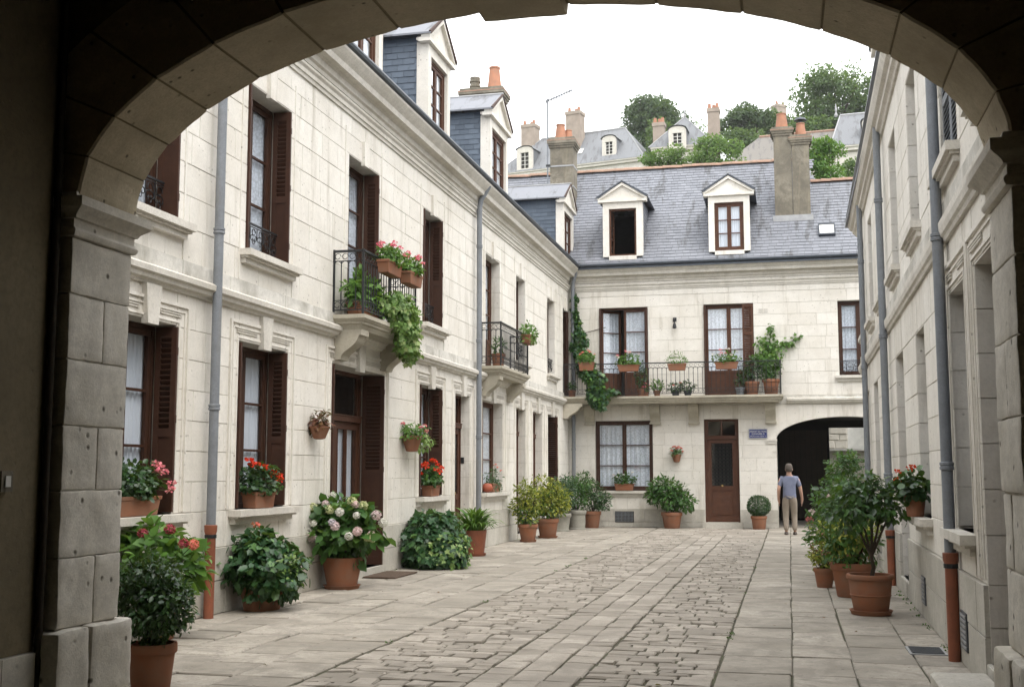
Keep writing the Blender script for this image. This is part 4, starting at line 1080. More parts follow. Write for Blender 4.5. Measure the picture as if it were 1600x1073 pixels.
# piers: coursed blocks, worn plinth, moulded impost
PLX, PRX = -3.785, 1.0
zc = [.72, 1.09, 1.45, 1.80, 2.16, 2.52, 2.83]
for side in (0, 1):
    for i, (z0, z1) in enumerate(zip(zc, zc[1:])):
        xi = PLX + rng.uniform(-.006, .006) if side == 0 else PRX + rng.uniform(-.006, .006)
        x0, x1 = ((xa - .02, xi) if side == 0 else (xi, xb + .02))
        split = None
        if (side, i) in ((0, 0), (0, 2), (0, 4), (1, 1), (1, 3)): split = AY0 + rng.uniform(.2, .38)
        g_ = .003
        if split:
            rough_block('pier_stone', x0, x1, AY0, split - g_, z0 + g_, z1 - g_, .011, .006, seed=i * 3 + side); rough_block('pier_stone', x0, x1, split + g_, AY1, z0 + g_, z1 - g_, .011, .006, seed=i * 3 + 1 + side)
        else: rough_block('pier_stone', x0, x1, AY0, AY1, z0 + g_, z1 - g_, .011, .006, seed=i * 5 + side)
    pc = MB(); pc.box(*((xa, PLX - .014) if side == 0 else (PRX + .014, xb)), AY0 + .012, AY1 - .012, 0, 2.84); pc.build('pier_core', M['mortar'], AR)
    e = .06; sx = (lambda a, b: (xa - .02, PLX + b)) if side == 0 else (lambda a, b: (PRX - b, xb + .02))
    for ya_, yb_, sd_ in ((AY0 - .05, 5.70, 3), (5.71, AY1 + .06, 4)):
        x0, x1 = sx(0, e + rng.uniform(-.01, .01)); rough_block('pier_plinth', x0, x1, ya_, yb_, .33, .715, .025, .010, seed=sd_ + side)
        x0, x1 = sx(0, e + .02); rough_block('pier_plinth', x0, x1, ya_, yb_, -.02, .325, .025, .010, seed=sd_ + 7 + side)
    pf = [(2.83, .0), (2.835, .02), (2.85, .028), (2.865, .03), (2.88, .02), (2.885, .012), (2.93, .012), (2.935, .028), (2.95, .034), (2.965, .05), (2.98, .072), (2.995, .085), (3.045, .085), (3.05, .03), (3.08, .022)]
    m = MB()
    for z, p in pf:
        x0, x1 = (xa, PLX + p) if side == 0 else (PRX - p, xb)
        m.v += [(x0, AY0 - p * .6, z), (x1, AY0 - p * .6, z), (x1, AY1 + p, z), (x0, AY1 + p, z)]
    for i in range(len(pf) - 1):
        for k in range(4): k2 = (k + 1) % 4; m.f.append((4 * i + k, 4 * i + k2, 4 * i + 4 + k2, 4 * i + 4 + k))
    m.f += [(0, 1, 2, 3), tuple(range(4 * len(pf) - 4, 4 * len(pf)))]
    m.build('impost', M['pier'], AR, smooth=35)
# the passage round the camera
PX0, PX1 = -3.88, 1.16
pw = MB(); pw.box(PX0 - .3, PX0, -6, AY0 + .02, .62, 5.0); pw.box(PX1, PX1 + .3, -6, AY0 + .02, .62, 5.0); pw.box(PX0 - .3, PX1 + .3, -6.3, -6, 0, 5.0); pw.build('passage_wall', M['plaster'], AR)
pb = MB(); y = -6
while y < AY0 - .1:
    y2 = min(y + rng.uniform(.5, .85), AY0 + .015)
    for x0, x1 in ((PX0 - .3, PX0 + .03), (PX1 - .03, PX1 + .3)): pb.box(x0, x1, y + .004, y2 - .004, 0, .615)
    y = y2
pb.build('passage_base_stones', M['pier'], AR, kind='stuff')
cm_ = MB(); cm_.box(PX0 - .3, PX1 + .3, -6.3, AY0 + .02, 5.0, 5.2); cm_.build('passage_ceiling', M['gate'], AR)
bmz = MB()
for k in range(8): bmz.box(PX0 + .002, PX1 - .002, -5.4 + k * 1.35, -5.2 + k * 1.35, 4.78, 4.999)
bmz.build('ceiling_beams', M['gate'], AR)
pp = MB(); pp.tube([(PX0 + .03, AY0 - .05, 0), (PX0 + .03, AY0 - .05, 4.99)], .02, 10); pp.build('conduit', M['bark'], AR, smooth=50)
gd = MB()
for k in range(28): gd.box(PX0 + .05 + k * .175, PX0 + .215 + k * .175, -5.99, -5.93, .03, 3.6)
gd.build('street_gate', M['gate'], AR)
sw = MB(); sw.box(PX0 + .001, PX0 + .035, 5.06, 5.15, 1.45, 1.555); s_ = sw.build('light_switch', M['render'], AR)
MB().box(PX0 + .0355, PX0 + .042, 5.085, 5.125, 1.475, 1.53).build('switch_rocker', M['white'], s_)
# step stone at the right pier, drain cover, door mat
st = MB(lambda u, v, w: (u, v, w)); st.block(.93, 1.31, 7.2, 8.82, -.03, .15, .02, .006)
tag(st.build('step_stone', M['plinth']), 'low worn stone step at the foot of the right pier', 'step')
dm = thing('drain_cover', 'small dark iron drain cover beside the right downpipe', 'drain cover', (1.1, 10.85, 0))
MB().box(.96, 1.27, 10.6, 11.05, -.01, .008).build('frame', M['zinc_light'], dm)
b = MB()
for k in range(12): b.box(.985, 1.245, 10.64 + k * .032, 10.66 + k * .032, .0085, .014)
b.box(.98, 1.25, 10.625, 11.03, .008, .0085); b.build('grate', M['gutter'], dm)
mt = MB(lambda u, v, w: (u, v, w)); mt.block(-6.12, -5.62, 16.15, 17.2, .006, .03, .006, .003)
tag(mt.build('doormat', M['mat']), 'brown coir doormat on the paving before the glazed double door', 'doormat')

# ================================================================== fittings on the back wall
sg = thing('street_sign', 'blue enamel sign with white lettering beside the far carriage arch', 'sign', (-.835, YB - .012, 2.61))
MB().box(-1.09, -.58, YB - .035, YB - .011, 2.48, 2.745).build('plate', M['blue_enamel'], sg)
bd = MB()
for a in ((-1.085, -.585, 2.485, 2.494), (-1.085, -.585, 2.731, 2.74), (-1.085, -1.077, 2.494, 2.731), (-.593, -.585, 2.494, 2.731)): bd.box(a[0], a[1], YB - .0375, YB - .0352, a[2], a[3])
bd.build('border', M['white'], sg)
for txt, z, size in (('JARDINET DU TIONS', 2.652, .055), ('DOMAINIERE  8', 2.585, .055), ('IMMATRICULATION CONTRE   21', 2.527, .035)):
    cu = bpy.data.curves.new('lettering', 'FONT'); cu.body = txt; cu.size = size * 1.15; cu.align_x = 'CENTER'; cu.extrude = .001; cu.materials.append(M['white'])
    o = bpy.data.objects.new('lettering', cu); col.objects.link(o); o.parent = sg; o.location = (0, -.0262, z - 2.61); o.rotation_euler = (R(90), 0, 0)
    me_ = bpy.data.meshes.new_from_object(o); bpy.data.objects.remove(o); me_.name = 'lettering'
    o = link_mesh(me_, 'lettering', None, sg, kind='stuff'); o.location = (0, -.0262, z - 2.61); o.rotation_euler = (R(90), 0, 0)
    o.scale.x = .78 if size > .05 else .72
wlm = thing('wall_lamp', 'small black lantern bracket between the two upper french windows', 'lamp', (-3.1, YB, 5.78))
MB().box(-3.15, -3.05, YB - .03, YB - .002, 5.84, 5.95).build('wall_plate', M['iron'], wlm)
MB().tube([(-3.1, YB - .03, 5.90), (-3.1, YB - .10, 5.92), (-3.1, YB - .13, 5.87), (-3.1, YB - .12, 5.74)], .016, 6).build('arm', M['iron'], wlm)
MB().lathe([(.03, .12), (.045, .09), (.06, .0), (.045, -.02), (.02, -.03)], 10, (-3.1, YB - .12, 5.65)).build('lamp_head', M['iron'], wlm)
an = thing('tv_antenna', 'thin metal television aerial clamped to the far left chimney', 'antenna', (-7.1, 34.5, 10.2))
MB().tube([(-7.12, 34.5, 10.2), (-7.12, 34.5, 13.22)], .026, 6).build('mast', M['zinc'], an)
bo = MB(); A = Vector((-7.16, 34.5, 13.13)); Bv = Vector((-6.32, 34.45, 13.42)); bo.tube([A, Bv], .02, 5)
for k in range(11):
    p = A + (Bv - A) * (k / 10); q = .12 if k else .2; bo.tube([p + Vector((0, -q, 0)), p + Vector((0, q, 0))], .01, 4); bo.tube([p + Vector((-.0, 0, -.05)), p + Vector((0, 0, .05))], .014, 4)
bo.build('boom', M['zinc'], an)
cl_ = MB()
for z in (10.36, 11.03): cl_.box(-7.17, -7.04, 34.47, 34.53, z, z + .06)
cl_.build('clamp', M['iron'], an)

# ================================================================== houses on the hillside
def rot_T(ox, oy, az):
    ca, sa = math.cos(az), math.sin(az)
    return lambda u, d, z: (ox + u * ca - d * sa, oy + u * sa + d * ca, z)
def hill_house(name, label, ox, oy, az, Ln, D, z0, ze, zr, hipl, hipr, dormers=(), chims=(), wins=(), finial=False, ridge_tiles=False, roofmat='slate_far', skyl=()):
    t = thing(name, label, 'house', (ox, oy, z0)); T = rot_T(ox, oy, az)
    MB(T).box(0, Ln, 0, D, z0, ze).build('wall', M['far_wall'], t)
    m = MB(T); m.box(-.15, Ln + .15, -.22, D + .22, ze - .35, ze - .1); m.box(-.2, Ln + .2, -.32, D + .32, ze - .0995, ze + .02); m.build('cornice', M['far_wall'], t)
    e = .35; r = MB(T)
    V = [(-e, -e, ze + .02), (Ln + e, -e, ze + .02), (Ln + e, D + e, ze + .02), (-e, D + e, ze + .02), (hipl, D / 2, zr), (Ln - hipr, D / 2, zr)]
    r.add(V, [(0, 1, 5, 4), (1, 2, 5), (2, 3, 4, 5), (3, 0, 4), (3, 2, 1, 0)]); rf_ = r.build('roof', M[roofmat], t)
    rg = MB(T); rg.tube([V[4], V[5]], .12, 6); 
    if not ridge_tiles: rg.tube([V[5], V[1]], .06, 5); rg.tube([V[4], V[0]], .06, 5)
    rg.build('ridge', M['ridge' if ridge_tiles else 'zinc_light'], rf_)
    sl_ = lambda z: -e + (z - ze - .02) / (zr - ze - .02) * (D / 2 + e)
    for u, w, h, zb in dormers:
        d = MB(T); f = sl_(zb) - .1; bk = sl_(zb + h) + .1
        d.box(u - w / 2, u - w * .27, f, f + .25, zb - .2, zb + h); d.box(u + w * .27, u + w / 2, f, f + .25, zb - .2, zb + h); d.box(u - w * .27, u + w * .27, f, f + .25, zb + h - .3, zb + h); d.box(u - w * .27, u + w * .27, f, f + .25, zb - .2, zb)
        for k in range(6):
            a0, a1 = math.pi * k / 6, math.pi * (k + 1) / 6
            d.extrude([(u - w / 2 * math.cos(a0), zb + h + .0), (u - w / 2 * math.cos(a0), zb + h + .3 * math.sin(a0)), (u - w / 2 * math.cos(a1), zb + h + .3 * math.sin(a1)), (u - w / 2 * math.cos(a1), zb + h)], 1, f, f + .25)
        do = d.build('dormer', M['far_wall'], t)
        c = MB(T); c.add([(u - w / 2, f + .25, zb - .2), (u - w / 2, f + .25, zb + h + .1), (u - w / 2, bk + .4, zb + h + .1), (u + w / 2, f + .25, zb - .2), (u + w / 2, f + .25, zb + h + .1), (u + w / 2, bk + .4, zb + h + .1)], [(0, 1, 2), (3, 5, 4), (1, 4, 5, 2)]); c.build('cheek', M[roofmat], do)
        c = MB(T); n_ = 6
        for k in range(n_):
            a0, a1 = math.pi * k / n_, math.pi * (k + 1) / n_; q = w / 2 + .12
            c.add([(u - q * math.cos(a0), f - .1, zb + h + .03 + .36 * math.sin(a0)), (u - q * math.cos(a1), f - .1, zb + h + .03 + .36 * math.sin(a1)), (u - q * math.cos(a1), bk + .9, zb + h + .03 + .36 * math.sin(a1)), (u - q * math.cos(a0), bk + .9, zb + h + .03 + .36 * math.sin(a0))], [(0, 1, 2, 3)])
        c.build('dormer_roof', M[roofmat], do)
        g_ = MB(T); g_.box(u - w * .27, u + w * .27, f + .14, f + .18, zb, zb + h - .3); g_.build('pane', M['dark'], do)
        g_ = MB(T); ww = w * .27
        for x in (-ww, -.03, ww - .06): g_.box(u + x, u + x + .06, f + .08, f + .13, zb, zb + h - .3)
        for k in range(1, 4): g_.box(u - ww, u + ww, f + .081, f + .12, zb + (h - .3) * k / 4 - .02, zb + (h - .3) * k / 4 + .02)
        g_.build('window_frame', M['white'], do)
    for u, d, w, dp, zt, pots in chims:
        c = MB(T); c.box(u, u + w, d, d + dp, ze - .5, zt); c.box(u - .06, u + w + .06, d - .06, d + dp + .06, zt - .35, zt - .02); co = c.build('chimney', M['far_chim'], t)
        for k in range(pots):
            x = u + w * (k + .5) / pots; q = T(x, d + dp * (.3 + .4 * (k % 2)), zt)
            MB().lathe([(.17, 0), (.13, .45), (.1, .45)], 8, q).build('chimney_pot', M['chim_pot'], co)
    for u, w, a, b in wins:
        f = MB(T); f.box(u - w / 2, u + w / 2, -.012, .02, a, b); fo = f.build('window', M['zinc'], t)
        f = MB(T)
        for x in (-w / 2, -.05, w / 2 - .08): f.box(u + x, u + x + .08, -.05, -.013, a, b)
        for z in (a, (a + b) / 2 - .03, b - .08): f.box(u - w / 2 + .081, u + w / 2 - .081, -.045, -.013, z, z + .07)
        f.build('window_frame', M['white'], fo)
    for u, z in skyl:
        f = MB(T); q = sl_(z); f.add([(u - .4, q - .1, z), (u + .4, q - .1, z), (u + .4, sl_(z + .6) - .1, z + .6), (u - .4, sl_(z + .6) - .1, z + .6)], [(0, 1, 2, 3)]); f.build('skylight', M['white'], t)
    if finial:
        q = T((hipl + Ln - hipr) / 2, D / 2, zr); MB().lathe([(.1, 0), (.12, .1), (.05, .25), (.08, .4), (.02, .8)], 8, q).build('finial', M['zinc_light'], t)
    return t
az = math.atan2(-.213, .977)
# origin at the left-hand front corner
hill_house('hill_house', 'white hillside house with long hipped slate roof and two arched dormers', -27.4, 108.8, az, 15.0, 6.5, 17, 30.9, 35.0, 3.2, 2.8,
           dormers=((2.9, 1.7, 1.9, 31.2), (11.6, 1.4, 1.5, 31.7)), chims=((1.2, 2.6, 1.5, 1.3, 36.6, 3), (6.6, 1.5, 1.5, 1.3, 36.9, 3)), wins=((8.2, 1.2, 28.2, 30.0), (12.0, 1.4, 28.2, 30.0), (4.2, 1.2, 28.2, 30.0)), skyl=((8.2, 32.3),))
hill_house('hill_house', 'hillside pavilion with steep pointed slate roof between two tall chimneys', -10.85, 98, R(-3), 4.9, 4.9, 16, 29.5, 32.85, 2.44, 2.44,
           dormers=((2.2, 1.5, 1.5, 29.35),), chims=((-.2, 1.2, 1.0, .9, 32.2, 3), (4.55, 1.6, 1.0, .9, 33.2, 3)), finial=True)
hill_house('hill_house', 'low hillside building with weathered brownish slate roof and terracotta ridge', -3.9, 90, R(-5), 10.2, 5.0, 14, 25.6, 28.25, 2.0, .3, ridge_tiles=True, roofmat='slate_old', wins=((7.0, 1.2, 23.5, 24.8),))
hill_house('hill_house', 'tall grey slate roof with finial rising at the right of the hillside', 4.0, 89.0, R(-5), 9, 7.0, 14, 26.1, 29.6, .3, .3, finial=False, dormers=((2.6, 1.2, 1.3, 26.6),))
MB().lathe([(.1, 0), (.14, .15), (.05, .4), (.09, .55), (.02, 1.1)], 8, (4.3, 92.4, 29.5)).build('finial', M['zinc_light'], bpy.data.objects['hill_house.003'])
hill_house('hill_house', 'distant pale gabled house half hidden by the tall hilltop tree', -2.6, 150, R(38), 7, 6, 38, 46.5, 49.0, .2, .2, chims=((4.6, 2.4, 1.6, 1.2, 50.8, 3),), wins=((3.0, 1.0, 44.2, 45.6), (5.2, 1.0, 44.2, 45.6)))
hill_house('hill_house', 'grey slate gable peeping out beside the left roof', -33.2, 120, R(-10), 3.2, 4, 20, 31.8, 36.2, 1.6, 1.6)
wb = thing('white_outbuilding', 'small white boxy outbuilding beside the right eaves', 'building', (3.3, 46, 0))
MB().box(2.85, 3.9, 46, 47, 0, 13.35).build('wall', M['white'], wb); MB().box(2.8, 3.95, 45.95, 47.05, 12.75, 12.79).build('band', M['zinc'], wb)
# beyond the far passage
rw = thing('rubble_wall', 'rough rubble stone wall seen through the far passage', 'wall', (1.2, 44, 0))
z = 0.0
while z < 3.9:
    z2 = z + rng.uniform(.2, .34); x = .2
    while x < 2.05:
        x2 = min(x + rng.uniform(.3, .6), 2.1); MB(lambda u, v, w: (u, 44 - w, v)).block(x + .012, x2 - .012, z + .012, z2 - .012, -.2, rng.uniform(-.02, .02), .02, .012).build('stone', M['plinth'], rw); x = x2
    z = z2
MB().box(.2, 2.1, 44.03, 44.5, 0, 4.1).build('mortar_core', M['mortar'], rw)
ww = thing('whitewashed_house', 'plain whitewashed house wall beyond the far passage', 'building', (4.2, 47, 0))
MB().box(2.2, 7, 47, 52, 0, 5.2).build('wall', M['white'], ww); MB().extrude([(1.9, 5.2), (7.3, 5.2), (4.6, 6.6)], 1, 46.8, 52.2).build('roof', M['slate'], ww)
lw = MB(lambda u, v, w: (u, 42 - w, v)); lw.block(.3, 4, 0, 2.28, -.3, 0, .01, .004)
lwo = thing('garden_wall', 'low garden wall with pale coping beyond the far passage', 'wall', (2, 42, 0)); lw.build('wall_face', M['plinth'], lwo); MB().box(.3, 4, 41.9, 42.4, 2.283, 2.36).build('coping', M['white'], lwo)

# ================================================================== foliage
nr = np.random.default_rng(11)
TM = {
 'ovate': (np.array([(0, 0, 0), (.3, .22, .05), (.3, 0, -.01), (.3, -.22, .05), (.68, .2, .02), (.68, 0, -.03), (.68, -.2, .02), (1, 0, -.1)]), [(0, 2, 1), (0, 3, 2), (1, 2, 5, 4), (2, 3, 6, 5), (4, 5, 7), (5, 6, 7)]),
 'round': (np.array([(0, 0, 0), (.12, .36, .05), (.5, .5, .1), (.88, .34, .03), (1, 0, -.03), (.88, -.34, .03), (.5, -.5, .1), (.12, -.36, .05), (.45, 0, -.03)]), [(8, 0, 7), (8, 7, 6), (8, 6, 5), (8, 5, 4), (8, 4, 3), (8, 3, 2), (8, 2, 1), (8, 1, 0)]),
 'ivy': (np.array([(0, 0, 0), (-.12, .34, .03), (.2, .28, .03), (.34, .56, .0), (.55, .24, .03), (1, 0, -.08), (.55, -.24, .03), (.34, -.56, .0), (.2, -.28, .03), (-.12, -.34, .03), (.35, 0, -.02)]), [(10, i, i + 1) for i in range(9)] + [(10, 9, 0)]),
 'ivyround': (np.array([(0, 0, 0), (-.1, .3, .04), (.25, .42, .06), (.5, .36, .03), (.62, .42, .02), (.8, .16, .0), (1, 0, -.08), (.8, -.16, .0), (.62, -.42, .02), (.5, -.36, .03), (.25, -.42, .06), (-.1, -.3, .04), (.4, 0, -.03)]), [(12, i, i + 1) for i in range(11)] + [(12, 11, 0)]),
 'broad': (np.array([(0, 0, 0), (.25, .32, .06), (.25, 0, -.01), (.25, -.32, .06), (.62, .31, .03), (.62, 0, -.04), (.62, -.31, .03), (1, 0, -.14)]), [(0, 2, 1), (0, 3, 2), (1, 2, 5, 4), (2, 3, 6, 5), (4, 5, 7), (5, 6, 7)]),
 'diamond': (np.array([(0, 0, 0), (.45, .28, .06), (1, 0, -.04), (.45, -.28, .06)]), [(0, 3, 2), (0, 2, 1)]),
 'strap': (np.array([(0, .03, 0), (0, -.03, 0), (.3, .04, .17), (.3, -.04, .17), (.6, .035, .2), (.6, -.035, .2), (.85, .025, .08), (.85, -.025, .08), (1.0, 0, -.1)]), [(0, 1, 3, 2), (2, 3, 5, 4), (4, 5, 7, 6), (6, 7, 8)]),
 'petal': (np.array([(0, 0, 0), (.5, .42, .12), (1, .2, .1), (1, -.2, .1), (.5, -.42, .12)]), [(0, 4, 3), (0, 3, 2), (0, 2, 1)]),
}
def unit(a): return a / np.maximum(np.linalg.norm(a, axis=1, keepdims=True), 1e-9)
def leaf_mesh(name, Pp, D, Nn, S, tmpl, off=(0, 0, 0)):
    tv, tf = TM[tmpl]; n = len(Pp); D = unit(D); Bv = unit(np.cross(Nn, D)); Nn = np.cross(D, Bv)
    V = Pp[:, None, :] + S[:, None, None] * (tv[None, :, 0:1] * D[:, None, :] + tv[None, :, 1:2] * Bv[:, None, :] + tv[None, :, 2:3] * Nn[:, None, :])
    k = len(tv); V = V.reshape(-1, 3) - np.array(off)
    lt = np.array([len(f) for f in tf]); fl = np.concatenate([np.array(f) for f in tf])
    loops = (np.arange(n)[:, None] * k + fl[None, :]).ravel(); tot = np.tile(lt, n); start = np.concatenate([[0], np.cumsum(tot)[:-1]])
    me = bpy.data.meshes.new(name); me.vertices.add(len(V)); me.vertices.foreach_set('co', V.astype(np.float32).ravel())
    me.loops.add(len(loops)); me.loops.foreach_set('vertex_index', loops.astype(np.int32))
    me.polygons.add(len(tot)); me.polygons.foreach_set('loop_start', start.astype(np.int32)); me.polygons.foreach_set('loop_total', tot.astype(np.int32))
    me.polygons.foreach_set('use_smooth', np.ones(len(tot), bool)); me.update(); me.validate()
    return me
def blob_points(blobs, n, fill=.55, lump=.22):
    """points through lumpy ellipsoids, denser near the skin; returns points and outward directions"""
    w = np.array([b[1][0] * b[1][1] + b[1][1] * b[1][2] + b[1][0] * b[1][2] for b in blobs]); w = w / w.sum()
    idx = nr.choice(len(blobs), n, p=w); c = np.array([b[0] for b in blobs])[idx]; r = np.array([b[1] for b in blobs])[idx]
    d = unit(nr.normal(size=(n, 3))); ph = nr.uniform(0, 6.28, (len(blobs), 3))[idx]
    lum = 1 + lump * (np.sin(d[:, 0] * 5 + ph[:, 0]) * np.sin(d[:, 1] * 5 + ph[:, 1]) + .6 * np.sin(d[:, 2] * 7 + ph[:, 2]))
    rad = (fill + (1 - fill) * np.sqrt(nr.uniform(0, 1, n))) * lum
    return c + d * r * rad[:, None], d
def foliage(parent, blobs, n, size, tmpl, mat, out=.6, rnd=.7, droop=.25, up=.7, zmin=None, fill=.55, lump=.22, name='foliage', keep=None, scatter_blobs=True):
    """world coordinates; hangs the leaves under `parent`"""
    Pp, d = blob_points(blobs, n, fill, lump)
    if zmin is not None: d = d[Pp[:, 2] > zmin]; Pp = Pp[Pp[:, 2] > zmin]
    if keep is not None: k = keep(Pp); Pp, d = Pp[k], d[k]
    n = len(Pp)
    D = d * out + nr.normal(size=(n, 3)) * rnd * .6 + np.array([0, 0, -droop]); Nn = d + nr.normal(size=(n, 3)) * rnd * .5 + np.array([0, 0, up])
    S = size * nr.uniform(.4, 1.3, n)
    return link_mesh(leaf_mesh(name, Pp, D, Nn, S, tmpl, wloc(parent)), name, mat, parent, kind='stuff')
HEADS = {}
def flower_head(kind):
    """one umbel or mophead, radius 1, shared"""
    if kind in HEADS: return HEADS[kind]
    n = {'umbel': 26, 'mop': 70, 'rose': 22, 'daisy': 7}[kind]
    d = unit(nr.normal(size=(n, 3)))
    if kind in ('umbel',): d[:, 2] = np.abs(d[:, 2]) * .9 - .15
    Pp = d * (.62 if kind != 'rose' else .25) ; D = np.cross(d, unit(nr.normal(size=(n, 3)))) + d * (.5 if kind != 'rose' else 1.0)
    if kind == 'mop':                        # four petals to a floret
        base = unit(D); b2 = np.cross(d, base); Pq, Dq, Nq = [], [], []
        for q in range(4):
            a = q * math.pi / 2; Pq.append(d * .78); Dq.append(base * math.cos(a) + b2 * math.sin(a)); Nq.append(d)
        Pp, D, d = np.concatenate(Pq), np.concatenate(Dq), np.concatenate(Nq); S = np.full(len(Pp), .26)
    else: S = nr.uniform(.45, .7, n) if kind != 'rose' else nr.uniform(.6, .95, n)
    me = leaf_mesh('flower_head', Pp, D, d + (nr.normal(size=d.shape) * .25), S, 'petal'); HEADS[kind] = me
    return me
def add_flowers(parent, spots, r, kind, mats, stalk_from=None, name='flower_head', stalks=True):
    st = MB()
    for i, p in enumerate(spots):
        mat = mats[i % len(mats)]; key = (kind, mat)
        if key not in HEADS:
            me = flower_head(kind).copy(); me.materials.clear(); me.materials.append(FL[mat]); HEADS[key] = me
        o = bpy.data.objects.new(name, HEADS[key]); col.objects.link(o); o.parent = parent; o.location = Vector(p) - wloc(parent)
        s_ = r * rng.uniform(.8, 1.15); o.scale = (s_, s_, s_ * .9); o.rotation_euler = (rng.uniform(-.4, .4), rng.uniform(-.4, .4), rng.uniform(0, 6.28))
        if stalk_from is not None:
            f = Vector(stalk_from); pv = Vector(p); mid = f.lerp(pv, .55) + Vector((0, 0, .04)); st.tube([f, mid, pv], [.006, .004, .003], 4)
    if stalk_from is not None and stalks: st.build('flower_stalks', M['twig'], parent)
def pot(parent, x, y, z, rt, rb, h, mat='terracotta', style='rim', saucer=True):
    m = MB()
    if style == 'rim': pr = [(rb * .96, 0), (rb, .01), (rt * .93, h * .78), (rt * .94, h * .785), (rt, h * .79), (rt * 1.02, h * .82), (rt * 1.02, h * .97), (rt, h), (rt * .88, h), (rt * .86, h * .86), (.001, h * .86)]
    elif style == 'belt': pr = [(rb * .96, 0), (rb, .01), (rb + (rt - rb) * .42, h * .42), (rb + (rt - rb) * .42 + .008, h * .43), (rb + (rt - rb) * .45 + .008, h * .45), (rb + (rt - rb) * .46, h * .46), (rt * .93, h * .86), (rt * 1.0, h * .87), (rt * 1.03, h * .92), (rt * 1.02, h * .985), (rt, h), (rt * .88, h), (rt * .86, h * .88), (.001, h * .88)]
    elif style == 'stone': pr = [(rb * 1.1, 0), (rb * 1.1, h * .08), (rb, h * .1), (rb * 1.05, h * .3), (rt * .92, h * .75), (rt, h * .8), (rt * 1.04, h * .86), (rt * 1.04, h * .97), (rt, h), (rt * .86, h), (rt * .85, h * .88), (.001, h * .88)]
    else: pr = [(rb, 0), (rt, h * .96), (rt * 1.01, h), (rt * .9, h), (rt * .88, h * .88), (.001, h * .88)]
    z0 = .035 if saucer else 0.0
    p = m.lathe([(r, zz + z0) for r, zz in pr], 28, (x, y, z)).build('pot', M[mat], parent, smooth=35)
    if saucer: MB().lathe([(rb * 1.12, 0), (rb * 1.2, .035), (rb * 1.26, .05), (rb * 1.2, .052), (rb * 1.08, .036), (.001, .036)], 28, (x, y, z)).build('saucer', M[mat], parent, smooth=35)
    MB().lathe([(rt * .85, 0), (rt * .4, .012), (.001, .015)], 16, (x, y, z + z0 + h * .88)).build('soil', M['soil'], parent)
    return z + z0 + h * .88
def stems(parent, base, tips, r=.008, name='stem', mat='bark', bow=.08):
    m = MB(); b = Vector(base)
    for t in tips:
        t = Vector(t); mid = b.lerp(t, .5) + Vector((rng.uniform(-bow, bow), rng.uniform(-bow, bow), bow * .5)); m.tube([b + Vector((rng.uniform(-.03, .03), rng.uniform(-.03, .03), -.03)), mid, t], [r, r * .75, r * .4], 5)
    return m.build(name, M[mat], parent)
def around(c, r, n, zlo=-.3, zhi=1.0, k=1.0, face=None):
    """points on the upper skin of an ellipsoid"""
    out = []
    while len(out) < n:
        d = Vector((rng.gauss(0, 1), rng.gauss(0, 1), rng.gauss(0, 1))).normalized()
        if not zlo <= d.z <= zhi: continue
        if face is not None and d.dot(Vector(face)) < -.15: continue
        out.append((c[0] + d.x * r[0] * k, c[1] + d.y * r[1] * k, c[2] + d.z * r[2] * k))
    return out

# ================================================================== trees and bushes on the hillside
def crown_blobs(c, r, n, sub=.38):
    out = []
    for i in range(n):
        d = Vector((rng.gauss(0, 1), rng.gauss(0, 1), rng.gauss(0, 1))).normalized() * rng.uniform(.35, .82) ** .6
        q = sub * rng.uniform(.7, 1.25); out.append(((c[0] + d.x * r[0] * .85, c[1] + d.y * r[1] * .85, c[2] + d.z * r[2] * .85), (r[0] * q, r[1] * q, r[2] * q * .85)))
    return out
def tree(name, label, c, r, n, size, mat, nb=22, tmpl='diamond', cat='tree', group='trees and bushes on the hillside', sub=.36, lump=.2, fill=.5):
    zb = min(hill_z(c[0], c[1]), c[2] - r[2] - .5) if c[1] > 48 else 0.0
    t = thing(name, label, cat, (c[0], c[1], zb), group)
    bl = crown_blobs(c, r, nb, sub)
    foliage(t, bl, n, size, tmpl, L[mat], .5, .9, .1, .8, fill=fill, lump=lump, name='crown')
    m = MB(); b0 = Vector((c[0], c[1], zb)); top = Vector((c[0] + r[0] * .1, c[1], c[2] + r[2] * .2)); tr = max(.06, r[0] * .07)
    m.tube([b0, b0.lerp(top, .45) + Vector((tr, 0, 0)), b0.lerp(top, .75), top], [tr * 1.3, tr, tr * .7, tr * .3], 8)
    for bc, br in bl[:10]:
        s_ = b0.lerp(top, rng.uniform(.45, .8)); e = Vector(bc); m.tube([s_, s_.lerp(e, .5) + Vector((0, 0, .1 * r[2])), e], [tr * .5, tr * .35, tr * .12], 5)
    m.build('trunk', M['bark'], t)
    return t
tree('broadleaf_tree', 'big round dark green tree behind the white hipped-roof house', (-12.9, 120, 38.2), (4.2, 4.0, 3.6), 16000, .40, 'tree_dark', 60, sub=.27)
tree('broadleaf_tree', 'small loose tree on the skyline left of the big round tree', (-16.4, 122, 38.3), (1.2, 1.2, 1.3), 900, .36, 'tree_dark', 8)
tree('broadleaf_tree', 'tall airy mid-green tree at the top right of the hill', (4.5, 108, 35.6), (4.6, 4.0, 4.2), 13000, .34, 'tree', 60, sub=.25, lump=.35)
tree('yew_tree', 'dark spreading yew on the skyline right of the pavilion chimney', (-3.0, 105, 33.6), (2.6, 2.4, 1.8), 5200, .32, 'tree_dark', 34, sub=.28)
tree('yew_tree', 'narrow dark evergreen just right of the pavilion chimney', (-5.6, 106, 33.2), (.7, .7, 1.4), 700, .3, 'tree_dark', 6)
tree('hillside_hedge', 'long bright green hedge below the dark yew', (-3.3, 99, 29.9), (2.9, 1.4, 1.35), 3600, .3, 'tree', 16, cat='hedge')
